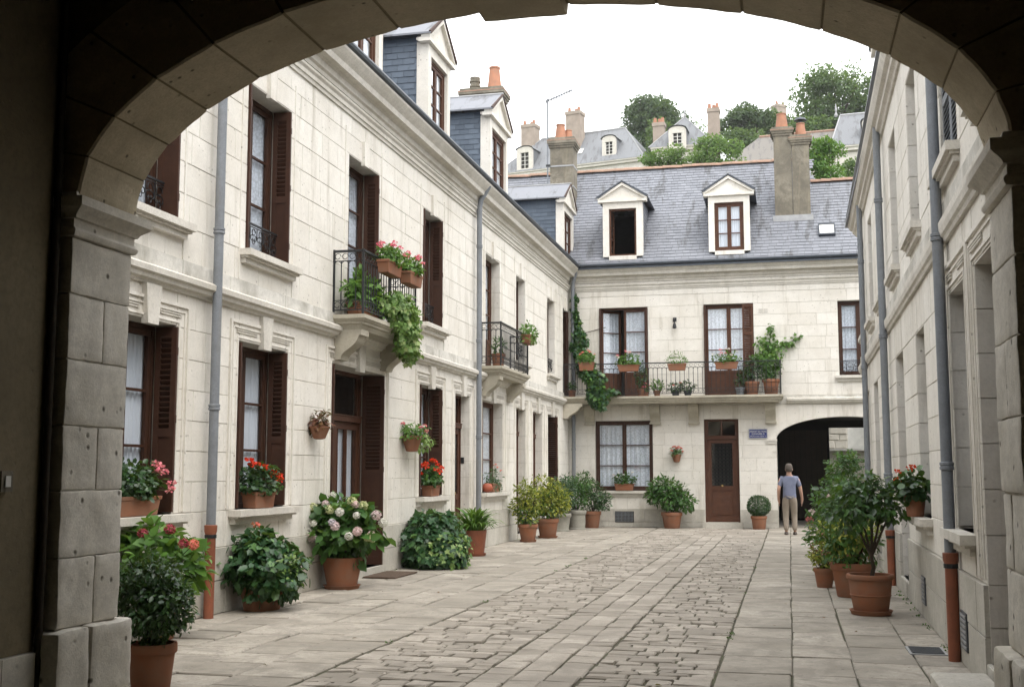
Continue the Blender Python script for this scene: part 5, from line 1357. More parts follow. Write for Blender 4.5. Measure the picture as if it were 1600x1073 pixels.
tree('hillside_bush', 'feathery pale green bush under the pavilion window', (-7.0, 70, 20.55), (1.65, 1.0, 1.15), 3600, .2, 'tree_light', 14, cat='bush')
tree('hillside_bush', 'wide feathery green bush right of the pavilion', (-3.9, 70, 20.75), (1.9, 1.1, 1.35), 4800, .2, 'tree_light', 16, cat='bush')
tree('hillside_bush', 'bright leafy bush right of the twin chimney stack', (2.0, 50, 14.75), (1.15, 1.0, 1.2), 3600, .17, 'fresh', 16, cat='bush')
tree('hillside_bush', 'low bush behind the right end of the terracotta ridge', (3.3, 52, 14.6), (.9, .8, .8), 1500, .16, 'tree', 10, cat='bush')
tree('hillside_bush', 'bush growing between the left dormers and the far ridge', (-31.6, 105, 31.0), (1.0, 1.0, 1.6), 1300, .34, 'tree_light', 9, cat='bush')
tree('broadleaf_tree', 'leafy tree between the hipped-roof house and the pavilion', (-11.2, 108, 33.2), (1.6, 1.5, 2.3), 2600, .34, 'tree', 14)
tree('broadleaf_tree', 'pale wispy tree on the skyline behind the pavilion', (-7.6, 118, 36.4), (1.5, 1.3, 1.6), 500, .3, 'tree_light', 8)

tree('broadleaf_tree', 'mid-green tree between the dark yew and the distant gabled house', (-.3, 116, 36.0), (2.2, 1.8, 2.0), 3200, .34, 'tree', 20, sub=.3)
tree('broadleaf_tree', 'soft green tree filling the slope below the tall airy tree', (2.6, 102, 31.2), (2.3, 1.8, 1.7), 3200, .32, 'tree', 20, sub=.3)
tree('broadleaf_tree', 'green tree at the far right edge of the hill above the eaves', (9.2, 108, 35.2), (2.6, 2.2, 3.0), 3600, .34, 'tree', 22, sub=.3)
tree('hillside_bush', 'round green bush tucked against the left chimney of the pavilion', (-10.6, 102, 31.0), (1.3, 1.2, 1.5), 1900, .3, 'tree', 12, cat='bush')
tree('hillside_bush', 'bushy greenery on the slope behind the hipped roof ridge', (-20.5, 124, 37.2), (3.2, 1.5, 1.2), 1800, .34, 'tree_light', 14, cat='bush')

# ================================================================== pot plants on the paving
def potted(name, label, x, y, potspec, blobs, n, size, tmpl, mat, cat='potted plant', group='potted plants round the courtyard', nstem=7, **kw):
    t = thing(name, label, cat, (x, y, 0), group)
    zt = pot(t, x, y, 0, **potspec)
    foliage(t, blobs, n, size, tmpl, L[mat], **kw)
    big = max(blobs, key=lambda b: b[1][0] * b[1][2]); stems(t, (x, y, zt), around(big[0], big[1], nstem, -.2, 1, .7), .008)
    return t
P = lambda rt, rb, h, **k: dict(rt=rt, rb=rb, h=h, **k)
potted('box_shrub', 'dense dark green box shrub in terracotta pot beside the left pier', -4.50, 7.65, P(.175, .135, .33, style='rim', saucer=False), [((-4.50, 7.65, .58), (.25, .25, .26)), ((-4.54, 7.65, .78), (.2, .2, .19)), ((-4.35, 7.6, .62), (.17, .17, .2)), ((-4.62, 7.65, .68), (.18, .18, .2))], 4600, .05, 'ovate', 'dark', up=.4, lump=.22)
t = potted('hydrangea', 'bright green hydrangea with faded crimson flowers beside the first downpipe', -5.78, 9.95, P(.17, .13, .30, saucer=False), [((-5.82, 9.95, .72), (.42, .42, .30)), ((-5.55, 9.9, .66), (.26, .3, .22)), ((-5.9, 10, .9), (.25, .25, .18))], 620, .14, 'broad', 'fresh', nstem=12)
add_flowers(t, [(-5.62, 9.8, 1.02), (-5.42, 9.7, .90), (-5.33, 9.72, .89), (-5.9, 9.8, .98)], .055, 'mop', ['crimson', 'crimson', 'salmon', 'crimson'], (-5.78, 9.95, .5))
t = potted('ivy_geranium', 'broad dark-leaved geranium with a single coral flower, in terracotta tub', -5.86, 12.28, P(.25, .20, .27, style='plain', saucer=False), [((-5.86, 12.28, .50), (.46, .44, .28)), ((-5.9, 12.28, .68), (.32, .32, .2)), ((-5.7, 12.2, .33), (.34, .3, .2))], 2100, .088, 'ivyround', 'ivy', nstem=10, zmin=.1, droop=.5)
add_flowers(t, [(-5.92, 12.2, .95)], .055, 'umbel', ['salmon'], (-5.88, 12.25, .6))
foliage(t, [((-5.46, 12.15, .42), (.12, .16, .26))], 160, .06, 'ovate', L['varieg'], name='trailing_sprigs')
t = potted('hydrangea', 'white and lilac mophead hydrangea in a large terracotta pot and saucer', -5.88, 14.75, P(.275, .20, .38, style='plain'), [((-5.88, 14.75, .76), (.52, .5, .34)), ((-5.9, 14.75, .95), (.38, .38, .24))], 900, .15, 'broad', 'mid', nstem=14)
heads = around((-5.88, 14.75, .82), (.56, .54, .43), 24, -.4, 1, 1.0, (.25, -.95, .2))
add_flowers(t, heads, .07, 'mop', ['white', 'blush', 'cream', 'white', 'pink_pale', 'cream', 'white', 'blush', 'lilac'], (-5.88, 14.75, .5))
iv = thing('ivy_mound', 'rounded mound of dark ivy against the wall below the red geraniums', 'ivy', (-5.8, 18.4, 0), 'potted plants round the courtyard')
foliage(iv, [((-5.78, 18.4, .36), (.58, .62, .52)), ((-5.72, 18.35, .62), (.42, .45, .28)), ((-5.62, 18.2, .2), (.52, .5, .22))], 3000, .115, 'ivy', L['ivy'], zmin=.02, out=.35, droop=.5, lump=.1, fill=.7)
foliage(iv, [((-5.55, 18.2, .3), (.5, .55, .34))], 300, .085, 'ivy', L['varieg'], zmin=.02, out=.35, droop=.5, name='young_leaves', fill=.85)
stems(iv, (-5.85, 18.4, .03), around((-5.8, 18.4, .36), (.5, .5, .45), 10, 0, 1, .8), .012)
st_ = thing('strap_leaf_plant', 'arching strap-leaved plant in a tapered brown tub beside the ivy mound', 'potted plant', (-5.74, 20.95, 0), 'potted plants round the courtyard')
zt = pot(st_, -5.74, 20.95, 0, .23, .18, .44, style='plain', mat='terracotta_pipe')
n = 190; a = nr.uniform(0, 6.28, n); el = nr.uniform(.15, 1.2, n); D = np.stack([np.cos(a) * np.cos(el), np.sin(a) * np.cos(el), np.sin(el)], 1)
Pp = np.array([-5.74, 20.95, zt]) + np.stack([np.cos(a), np.sin(a), 0 * a], 1) * nr.uniform(0, .16, (n, 1)); up_ = np.tile(np.array([0, 0, 1.0]), (n, 1)) + nr.normal(size=(n, 3)) * .1
link_mesh(leaf_mesh('leaves', Pp, D, up_, nr.uniform(.38, .62, n), 'strap', wloc(st_)), 'leaves', L['fresh'], st_, kind='stuff')
t = potted('golden_shrub', 'slim yellow-green shrub in terracotta pot, nearer of the golden pair', -5.72, 25.4, P(.22, .155, .36), [((-5.72, 25.4, .62), (.24, .24, .26)), ((-5.66, 25.4, .92), (.26, .26, .30)), ((-5.78, 25.4, 1.12), (.2, .2, .24)), ((-5.98, 25.4, .8), (.14, .14, .2))], 1700, .075, 'ovate', 'yellow', lump=.3)
foliage(t, [((-5.72, 25.4, .62), (.23, .23, .28))], 600, .07, 'ovate', L['mid'], name='green_leaves')  # mid-green leaves low inside the yellow crown
t = potted('golden_shrub', 'fuller bright yellow shrub in terracotta pot, farther of the golden pair', -5.60, 27.0, P(.26, .19, .42), [((-5.60, 27, .82), (.40, .36, .36)), ((-5.45, 27, 1.02), (.32, .3, .30)), ((-5.75, 27, 1.15), (.26, .26, .30)), ((-5.25, 27, .85), (.2, .2, .2))], 2300, .08, 'ovate', 'yellow', lump=.3)
foliage(t, [((-5.60, 27, .78), (.36, .33, .36))], 600, .075, 'ovate', L['mid'], name='green_leaves')
t = potted('white_flowered_shrub', 'grey-green shrub with small white flowers in a low grey stone urn', -5.92, 30.3, P(.26, .2, .46, mat='stone_pot', style='stone', saucer=False), [((-5.9, 30.3, .92), (.34, .34, .44)), ((-5.75, 30.3, 1.2), (.25, .25, .28))], 1700, .075, 'ovate', 'grey', lump=.3)
add_flowers(t, around((-5.9, 30.3, .95), (.36, .36, .45), 14, -.4, 1, 1, (.2, -1, .1)), .035, 'daisy', ['white'])
potted('leafy_shrub', 'upright green shrub in the taller grey stone planter near the corner', -5.66, 31.2, P(.25, .22, .52, mat='stone_pot', style='stone', saucer=False), [((-5.66, 31.2, 1.0), (.36, .36, .42)), ((-5.5, 31.2, 1.25), (.24, .24, .25))], 1500, .08, 'ovate', 'mid', lump=.3)
potted('leafy_shrub', 'low dark shrub in terracotta pot in the far left corner', -5.42, 32.2, P(.26, .19, .46, saucer=False), [((-5.38, 32.2, .85), (.42, .36, .36)), ((-5.1, 32.1, .75), (.26, .24, .24)), ((-5.5, 32.3, 1.15), (.24, .24, .28))], 1700, .08, 'ovate', 'dark', lump=.3)
potted('choisya_bush', 'broad mid-green bush in terracotta pot between far window and brown door', -3.22, 32.5, P(.29, .21, .44, style='rim', saucer=False), [((-3.25, 32.5, .85), (.52, .42, .34)), ((-3.4, 32.5, 1.12), (.4, .36, .30)), ((-2.85, 32.45, .75), (.28, .28, .24)), ((-3.7, 32.45, .95), (.24, .24, .22))], 1900, .12, 'ovate', 'mid', lump=.3)
potted('clipped_box_ball', 'clipped round box ball in square-shouldered terracotta pot beside the brown door', -.85, 32.45, P(.215, .17, .36, style='rim', saucer=False), [((-.85, 32.45, .63), (.31, .31, .28))], 4500, .045, 'ovate', 'dark', lump=.03, fill=.75)
# right-hand side
t = thing('small_citrus_tree', 'small bushy tree with forked stem in banded terracotta pot, nearest on the right', 'potted plant', (.83, 13.45, 0), 'potted plants round the courtyard')
zt = pot(t, .83, 13.45, 0, .25, .185, .40, style='belt')
bl = [((.80, 13.4, 1.24), (.42, .42, .22)), ((.62, 13.35, 1.12), (.30, .34, .20)), ((1.05, 13.4, 1.18), (.24, .3, .2)), ((.78, 13.4, 1.4), (.26, .3, .15))]
foliage(t, bl, 820, .10, 'ovate', L['dark'], lump=.38, fill=.4); foliage(t, bl, 380, .095, 'ovate', L['mid'], lump=.32, name='young_leaves')
m = MB(); b0 = Vector((.84, 13.45, zt - .03)); f = Vector((.85, 13.45, .62))
m.tube([b0, Vector((.87, 13.45, .5)), f], [.026, .022, .02], 8)
for e in ((.72, 13.4, 1.15), (.96, 13.42, 1.12), (1.08, 13.4, 1.15), (.6, 13.4, 1.1), (.85, 13.4, 1.3)): e = Vector(e); m.tube([f, f.lerp(e, .5) + Vector((.02 if e.x > .8 else -.0, 0, .05)), e], [.016, .012, .005], 6)
m.build('trunk', M['bark'], t)
t = potted('golden_euonymus', 'yellow-green bushy plant in mossy terracotta pot just behind the small tree', .74, 15.3, P(.27, .2, .42, style='rim', saucer=False), [((.72, 15.3, .62), (.36, .36, .24)), ((.65, 15.25, .82), (.3, .3, .2))], 1100, .08, 'ovate', 'mid', zmin=.3, lump=.3)
foliage(t, [((.70, 15.25, .78), (.36, .36, .24))], 620, .075, 'ovate', L['yellow'], name='golden_tips', lump=.3)
t = potted('rose_bush', 'bushy rose with pale pink blooms in terracotta pot on the right', .62, 17.6, P(.2, .15, .34, saucer=False), [((.58, 17.6, .72), (.36, .4, .34)), ((.62, 17.6, 1.02), (.32, .4, .3)), ((.8, 17.7, 1.25), (.25, .3, .2))], 1700, .085, 'ovate', 'mid', lump=.3)
add_flowers(t, [(.30, 17.35, .98), (.26, 17.4, .86), (.55, 17.2, 1.2), (.42, 17.3, .7), (.8, 17.2, 1.1)], .055, 'rose', ['blush', 'pink'])
t = potted('russet_plant', 'small orange and yellow leaved plant in terracotta pot among the right-hand greenery', .42, 16.4, P(.14, .1, .26, saucer=False), [((.42, 16.4, .42), (.2, .2, .16))], 320, .07, 'ovate', 'yellow')
foliage(t, [((.42, 16.35, .5), (.17, .17, .1))], 110, .07, 'ovate', L['russet'], name='russet_tips')
potted('bay_bush', 'tall leafy bush on a stem by the far right downpipe', 1.08, 24.8, P(.22, .17, .4, saucer=False), [((1.08, 24.8, 1.55), (.36, .4, .38)), ((.95, 24.8, 1.15), (.3, .3, .3)), ((1.2, 24.8, 1.8), (.22, .25, .2))], 1700, .095, 'ovate', 'mid', lump=.3)
potted('bay_bush', 'dark leafy bush in terracotta pot farther along the right-hand wall', .98, 20.4, P(.2, .16, .36, saucer=False), [((.95, 20.4, .8), (.34, .4, .4)), ((.9, 20.4, 1.15), (.26, .3, .28))], 1300, .09, 'ovate', 'mid', lump=.3)

# ================================================================== window boxes, rail boxes and wall pots
def trough(parent, c, ln, wd, h, axis):
    """tapered terracotta trough with a rolled lip; c = base centre"""
    m = MB(); L2, W2 = ln / 2, wd / 2
    rings = [(.82, .78, 0), (.86, .82, .01), (.95, .93, h * .8), (1.0, 1.0, h * .82), (1.01, 1.02, h * .97), (1, 1, h), (.93, .86, h), (.92, .85, h * .85)]
    for a, b, z in rings:
        for sx, sy in ((-1, -1), (1, -1), (1, 1), (-1, 1)):
            l, w = sx * L2 * a, sy * W2 * b
            m.v.append((c[0] + (l if axis == 0 else w), c[1] + (w if axis == 0 else l), c[2] + z))
    for i in range(len(rings) - 1):
        for k in range(4): k2 = (k + 1) % 4; m.f.append((4 * i + k, 4 * i + k2, 4 * i + 4 + k2, 4 * i + 4 + k))
    m.f += [(0, 1, 2, 3), tuple(range(4 * len(rings) - 4, 4 * len(rings)))]
    m.build('trough', M['terracotta'], parent)
    s_ = MB(); a, b = (L2 * .9, W2 * .83) if axis == 0 else (W2 * .83, L2 * .9); s_.box(c[0] - a, c[0] + a, c[1] - b, c[1] + b, c[2] + h * .8, c[2] + h * .87); s_.build('soil', M['soil'], parent)
def flower_box(label, c, ln, axis, mat='mid', fl=None, nfl=6, flr=.055, h=.19, wd=.19, spread=1.0, fh=.17, n=820, size=.055, tmpl='ivyround', kind='umbel', name='flower_box', face=None, flspots=None, trail=0.0, group='planted boxes on sills and rails'):
    t = thing(name, label, 'flower box', c, group)
    trough(t, c, ln, wd, h, axis)
    r = (ln * .56 * spread, wd * .85, fh) if axis == 0 else (wd * .85, ln * .56 * spread, fh)
    ctr = (c[0], c[1], c[2] + h + fh * .55)
    bl = [(ctr, r)]
    if trail: bl.append(((c[0], c[1], c[2] + h * .6), (r[0] * 1.05, r[1] * 1.05, fh * .9)))
    foliage(t, bl, n, size, tmpl, L[mat], zmin=c[2] + h * (.85 if not trail else .1), lump=.25, fill=.4)
    if fl:
        sp = flspots or around(ctr, (r[0], r[1], r[2] * 1.25), nfl, .2, 1, 1.12, face)
        add_flowers(t, sp, flr, kind, fl, (c[0], c[1], c[2] + h))
    return t
FACE = (.35, -.9, .2)
flower_box('terracotta sill box with light pink geraniums at the nearest left window', (XL - .02, 10.12, 1.125), .78, 1, 'dark', ['pink'], 6, .055, flspots=[(-6.1, 10.35, 1.62), (-6.12, 10.42, 1.58), (-6.1, 10.4, 1.54), (-6.16, 10.6, 1.55), (-6.12, 10.66, 1.36), (-6.14, 10.7, 1.42)], n=1000, fh=.2)
flower_box('terracotta sill box of scarlet geraniums at the second left window', (XL + .03, 12.78, 1.125), .56, 1, 'dark', ['red'], 8, .065, flspots=[(-6.12, 12.42, 1.66), (-6.1, 12.58, 1.62), (-6.08, 12.68, 1.59), (-6.12, 12.82, 1.6), (-6.06, 12.9, 1.53), (-6.02, 13.0, 1.5), (-6.05, 13.05, 1.45), (-6.1, 12.5, 1.63)], n=1050, spread=1.25, fh=.22)
flower_box('terracotta sill box of scarlet geraniums beyond the glazed double door', (XL + .03, 19.6, 1.125), .55, 1, 'mid', ['red'], 12, .066, face=FACE, n=900, spread=1.15, fh=.22)
t = flower_box('sill box of trailing grey-green foliage beside the second downpipe', (XL + .03, 24.0, 1.125), .7, 1, 'grey', ['salmon'], 3, .04, face=FACE, n=620, spread=1.1, fh=.2, trail=1, tmpl='ovate')
MB().lathe([(.03, 0), (.10, .03), (.12, .10), (.09, .17), (.02, .19)], 12, (XL + .06, 23.42, 1.125)).build('gourd', plain('gourd_orange', (.36, .09, .045), .6), t, smooth=60)
flower_box('sill box with small white flowers under the far lace-curtained window', (-4.6, YB - .04, 1.025), .56, 0, 'mid', ['white', 'white', 'blush'], 9, .035, face=(0, -1, .2), n=460, spread=1.05, fh=.2)
BX = XL + .55
flower_box('rail box of deep pink geraniums, nearer on the first balcony', (BX, 15.85, 4.42), .62, 1, 'fresh', ['hotpink'], 8, .05, face=FACE, n=560, fh=.16, spread=.95)
flower_box('rail box of deep pink geraniums, farther on the first balcony', (BX, 16.85, 4.42), .62, 1, 'fresh', ['hotpink'], 9, .05, face=FACE, n=560, fh=.16, spread=.95)
flower_box('rail box of light green foliage on the second balcony', (XL + .52, 25.3, 4.42), .62, 1, 'fresh', None, n=560, fh=.17, trail=1, tmpl='ovate', size=.08)
YR = YB - .75 - .12
flower_box('rail box with orange flowers at the ivy end of the far balcony', (-5.50, YR - .14, 4.38), .44, 0, 'fresh', ['salmon'], 6, .04, h=.24, face=(0, -1, .3), n=360)
flower_box('rail box with white and pink flowers before the open french window', (-4.33, YR, 4.35), .62, 0, 'fresh', ['white', 'blush', 'pink'], 10, .04, face=(0, -1, .3), n=460, fh=.2)
flower_box('rail box of plain green foliage in the middle of the far balcony', (-2.98, YR, 4.35), .52, 0, 'fresh', None, n=460, fh=.2, tmpl='ovate')
flower_box('rail box with pale pink flowers before the shuttered french window', (-1.62, YR, 4.36), .64, 0, 'fresh', ['blush', 'pink', 'white'], 10, .045, face=(0, -1, .3), n=460, fh=.19)
t = flower_box('terracotta trough of leafy ferns on the floor of the first balcony', (XL + .27, 15.55, 3.745), .95, 1, 'fresh', None, n=900, fh=.3, size=.11, tmpl='ovate', spread=1.1)
def trailer(name, label, blobs, n, size, tmpl, mat, mat2=None, cat='climbing plant', stem=None, n2=.3, **kw):
    t = thing(name, label, cat, blobs[-1][0])
    foliage(t, blobs, n, size, tmpl, L[mat], out=.35, droop=.6, up=.2, **kw)
    if mat2: foliage(t, blobs, int(n * n2), size * .9, tmpl, L[mat2], out=.4, droop=.5, up=.2, name='young_leaves', **kw)
    if stem:
        m = MB()
        for s_ in stem: m.tube(s_, .012, 5)
        m.build('stem', M['bark'], t)
    return t
trailer('trailing_ivy', 'pale variegated ivy spilling over the edge of the first balcony', [((XL + .42, 16.1, 4.0), (.16, .4, .18)), ((XL + .5, 16.45, 4.05), (.17, .42, .2)), ((XL + .55, 16.5, 3.85), (.18, .44, .28)), ((XL + .57, 16.62, 3.62), (.17, .42, .28)), ((XL + .55, 16.75, 3.4), (.14, .3, .2)), ((XL + .52, 16.95, 3.9), (.13, .25, .2))], 2300, .075, 'ivy', 'varieg', 'fresh', stem=[[(XL + .4, 16.4, 3.8), (XL + .5, 16.7, 4.1), (XL + .58, 16.9, 3.4)]], lump=.25)
ivp = [(-5.98, YB - .1, 6.85, .06), (-5.97, YB - .12, 6.3, .12), (-5.93, YB - .14, 5.8, .15), (-5.84, YB - .18, 5.25, .2), (-5.62, YB - .35, 4.8, .26), (-5.45, YB - .72, 4.45, .28), (-5.25, YB - .98, 4.1, .3), (-5.12, YB - 1.0, 3.75, .27), (-5.2, YB - .98, 3.45, .18)]
ivb = []
for (xa_, ya_, za_, ra_), (xb_, yb_, zb_, rb_) in zip(ivp, ivp[1:]):
    for k in range(6):
        t_ = rng.random(); r_ = ra_ + (rb_ - ra_) * t_; q = r_ * rng.uniform(.35, .75)
        ivb.append(((xa_ + (xb_ - xa_) * t_ + rng.gauss(0, r_ * .55), ya_ + (yb_ - ya_) * t_ - abs(rng.gauss(0, r_ * .2)), za_ + (zb_ - za_) * t_ + rng.gauss(0, .12)), (q, q * .7, q * 1.1)))
ivb += [((-4.85, YB - .9, 3.8), (.2, .12, .07)), ((-4.7, YB - .88, 3.76), (.12, .1, .05)), ((-5.2, YB - .98, 3.6), (.25, .18, .25))]
trailer('climbing_ivy', 'dark green ivy climbing the corner pipe and tumbling over the far balcony', ivb, 3800, .105, 'ivy', 'ivy', 'fresh', stem=[[(-6.0, YB - .12, 3.7), (-5.95, YB - .1, 5.2), (-6.0, YB - .06, 6.9)], [(-5.9, YB - .2, 5.5), (-5.5, YB - .06, 5.62), (-5.1, YB - .05, 5.72)]], lump=.35, n2=.3)
trailer('climbing_vine', 'sparse light green vine fanning over the wall at the right end of the far balcony', [((-.62, YB - .12, 5.1), (.22, .1, .25)), ((-.3, YB - .12, 5.0), (.3, .12, .22)), ((-.42, YB - .12, 5.45), (.12, .06, .18)), ((.05, YB - .1, 5.1), (.18, .07, .12)), ((.3, YB - .08, 5.28), (.12, .05, .06)), ((-.75, YB - .12, 4.75), (.16, .1, .16)), ((-.45, YB - .3, 4.6), (.32, .2, .3))], 560, .10, 'ivy', 'fresh', 'varieg', stem=[[(-.45, YB - .3, 3.9), (-.5, YB - .12, 4.8), (-.4, YB - .08, 5.6)], [(-.5, YB - .1, 4.9), (.0, YB - .06, 5.1), (.42, YB - .05, 5.32)]], lump=.35)
def small_pot(label, c, rt, h, blobs, n, size, mat, tmpl='ovate', fl=None, nfl=4, flr=.04, potmat='terracotta', group='small pots on the balconies'):
    t = thing('balcony_pot', label, 'potted plant', c, group)
    pot(t, c[0], c[1], c[2], rt, rt * .75, h, mat=potmat, style='rim', saucer=False)
    foliage(t, blobs, n, size, tmpl, L[mat], lump=.25)
    if fl: add_flowers(t, around(blobs[0][0], blobs[0][1], nfl, 0, 1, 1.1, (0, -1, .2)), flr, 'umbel', fl, (c[0], c[1], c[2] + h))
    return t
BZ = 3.668; BY = 32.48
small_pot('terracotta pot with a leggy plant on the second balcony', (XL + .22, 23.7, 3.75), .15, .30, [((XL + .22, 23.7, 4.2), (.14, .18, .22))], 170, .09, 'mid')
small_pot('tiny pink-flowered pot on the far balcony floor', (-3.88, BY, BZ), .07, .12, [((-3.88, BY, BZ + .24), (.1, .1, .12))], 90, .05, 'mid', fl=['hotpink'], nfl=6)
small_pot('small pot of leafy green right of the open french window', (-3.58, BY, BZ), .10, .16, [((-3.58, BY, BZ + .3), (.18, .16, .14))], 220, .08, 'fresh')
small_pot('dark pot of low green leaves with a red bloom, left of a pair', (-3.06, BY, BZ), .12, .14, [((-3.06, BY, BZ + .24), (.2, .18, .14))], 260, .075, 'dark', fl=['red'], nfl=2, potmat='gutter')
small_pot('dark pot of low green leaves, right of a pair on the far balcony', (-2.72, BY, BZ), .12, .14, [((-2.72, BY, BZ + .25), (.2, .18, .15))], 260, .075, 'dark', potmat='gutter')
small_pot('tall green shrub in a terracotta pot near the end of the far balcony', (-.95, BY, BZ), .2, .36, [((-.95, BY, 4.4), (.24, .22, .32)), ((-1.15, BY, 4.2), (.16, .16, .25))], 620, .085, 'dark')
small_pot('leafy shrub in a larger terracotta pot at the end of the far balcony', (-.44, BY, BZ), .23, .42, [((-.44, BY, 4.42), (.26, .24, .3)), ((-.5, BY, 4.12), (.2, .2, .1))], 620, .085, 'mid')
small_pot('grey-green glazed pot beside the lower panel of the shuttered window', (-1.28, BY, BZ), .13, .2, [((-1.28, BY, BZ + .35), (.15, .14, .17))], 180, .07, 'grey', potmat='zinc')
small_pot('terracotta pot tucked in the left corner of the far balcony', (-6.02, BY, BZ), .12, .2, [((-6.02, BY, BZ + .32), (.13, .13, .12))], 150, .07, 'mid')
small_pot('slender dark green shrub before the right leaf of the open french window', (-4.02, BY, BZ), .12, .22, [((-4.02, BY, BZ + .55), (.17, .15, .35))], 420, .07, 'dark')
def wall_pot(label, T, u, v, r, h, mat, n, size, fl=None, nfl=5, spread=1.3, tmpl='ovate', style='half', fh=.14, group='pots hung on the walls'):
    c = T(u, v, r * .9); t = thing('wall_pot', label, 'wall pot', c, group)
    m = MB(); m.lathe([(r * .3, 0), (r * .55, .01), (r * .95, h * .85), (r, h * .86), (r * 1.03, h), (r * .88, h), (r * .86, h * .85), (.001, h * .84)], 18, c); m.build('pot', M['terracotta'], t, smooth=35)
    ctr = (c[0], c[1], c[2] + h + fh * .5); bl = [(ctr, (r * spread, r * spread, fh))]
    foliage(t, bl, n, size, tmpl, L[mat], lump=.3, droop=.5, fill=.15); stems(t, (c[0], c[1], c[2] + h * .9), around(ctr, (r * spread, r * spread, fh), 9, -.1, 1, .85), .005, bow=.03)
    if fl: add_flowers(t, around(ctr, (r * spread, r * spread, fh), nfl, 0, 1, 1.1, (.2, -1, .2)), .042, 'umbel', fl, (c[0], c[1], c[2] + h))
    MB(T).box(u - .012, u + .012, v + h * .6, v + h * 1.1, -.002, .02).build('hook', M['iron'], t)
    return t
wall_pot('wall pot with dark russet trailing leaves between second window and double door', FLT.T, 14.35, 1.98, .14, .17, 'russet', 230, .085, spread=1.0)
t = wall_pot('wall pot of pink and white flowers right of the double door', FLT.T, 18.15, 1.88, .17, .26, 'fresh', 420, .07, ['white', 'pink', 'hotpink'], 9, 1.5)
foliage(t, [((XL + .2, 18.55, 2.05), (.16, .26, .15))], 240, .07, 'ovate', L['varieg'], name='trailing_sprigs', droop=.7)
wall_pot('wall pot of red flowers between far window and brown door', FB.T, -3.1, 1.82, .14, .22, 'mid', 220, .07, ['red'], 9, 1.2)
# geranium pot on the right-hand sill
t = thing('geranium_pot', 'terracotta pot with scarlet geranium on the right-hand window sill', 'potted plant', (XR - .08, 12.95, 1.083))
pot(t, XR - .08, 12.95, 1.083, .115, .085, .22, saucer=False)
foliage(t, [((XR - .10, 12.95, 1.40), (.16, .22, .14))], 300, .07, 'round', L['dark'], lump=.25, zmin=1.22); add_flowers(t, [(XR - .1, 12.85, 1.60), (XR - .13, 12.9, 1.58), (XR - .24, 13.0, 1.46), (XR - .25, 12.9, 1.55)], .048, 'umbel', ['red'], (XR - .08, 12.95, 1.3))

# ================================================================== person walking towards the far passage
pe = thing('person', 'person in grey-blue polo shirt and beige trousers walking away towards the far passage', 'person', (-.02, 29.75, 0))
def skin(name, verts, edges, mat, parent, sub=2):
    me = bpy.data.meshes.new(name); me.from_pydata([v[0] for v in verts], edges, [])
    o = link_mesh(me, name, mat, parent)
    md = o.modifiers.new('skin', 'SKIN'); md.use_smooth_shade = True
    for i, v in enumerate(verts):
        sv = me.skin_vertices[0].data[i]; r_ = v[1]; sv.radius = r_ if isinstance(r_, tuple) else (r_, r_)
    me.skin_vertices[0].data[0].use_root = True
    sb = o.modifiers.new('sub', 'SUBSURF'); sb.levels = sub; sb.render_levels = sub
    return o
bv = [((0, 0, .95), (.12, .085)), ((0, 0, 1.12), (.12, .085)), ((0, .01, 1.32), (.15, .09)), ((0, 0, 1.45), (.085, .065)), ((0, -.0, 1.52), (.055, .055)), ((0, .01, 1.60), (.078, .092)), ((0, .01, 1.70), (.065, .08)),
      ((-.2, 0, 1.40), .062), ((-.26, -.05, 1.12), .045), ((-.27, .05, .90), .034), ((-.265, .10, .81), (.022, .042)),
      ((.2, 0, 1.40), .062), ((.27, .02, 1.12), .045), ((.30, .10, .90), .034), ((.30, .15, .81), (.022, .042)),
      ((-.09, 0, .86), .075), ((-.10, .06, .50), .05), ((-.10, -.02, .10), .038), ((-.10, .14, .04), (.04, .03)),
      ((.09, 0, .86), .075), ((.10, .10, .50), .05), ((.11, .04, .10), .038), ((.12, .2, .04), (.04, .03))]
be = [(0, 1), (1, 2), (2, 3), (3, 4), (4, 5), (5, 6), (2, 7), (7, 8), (8, 9), (9, 10), (2, 11), (11, 12), (12, 13), (13, 14), (0, 15), (15, 16), (16, 17), (17, 18), (0, 19), (19, 20), (20, 21), (21, 22)]
for hb_, sx in ((10, -1), (14, 1)):                          # fingers and thumb
    hx_, hy_, hz_ = bv[hb_][0]
    for k, (dy, ln_) in enumerate(((-.028, .065), (-.009, .078), (.011, .074), (.029, .058))):
        i = len(bv); bv.append(((hx_ - sx * .004, hy_ + dy, hz_ - .035), .0095)); bv.append(((hx_ - sx * .014, hy_ + dy + .006, hz_ - .035 - ln_), .007)); be += [(hb_, i), (i, i + 1)]
    i = len(bv); bv.append(((hx_ - sx * .02, hy_ + .045, hz_ + .0), .011)); bv.append(((hx_ - sx * .025, hy_ + .062, hz_ - .045), .008)); be += [(hb_, i), (i, i + 1)]
skin('body', bv, be, M['skin'], pe)
skin('polo_shirt', [((0, 0, .86), (.188, .142)), ((0, 0, .95), (.18, .135)), ((0, 0, 1.12), (.163, .12)), ((0, .01, 1.32), (.20, .13)), ((0, 0, 1.44), (.12, .095)), ((0, 0, 1.49), (.068, .07)), ((-.18, 0, 1.385), .078), ((-.245, -.035, 1.17), .064), ((.18, 0, 1.385), .078), ((.255, .01, 1.17), .064)],
     [(0, 1), (1, 2), (2, 3), (3, 4), (4, 5), (3, 6), (6, 7), (3, 8), (8, 9)], M['shirt'], pe)
skin('trousers', [((0, 0, 1.06), (.14, .105)), ((-.09, 0, .84), .108), ((-.10, .06, .50), .082), ((-.10, -.02, .09), .064), ((.09, 0, .84), .108), ((.10, .10, .50), .082), ((.11, .04, .09), .064)], [(0, 1), (1, 2), (2, 3), (0, 4), (4, 5), (5, 6)], M['chino'], pe)
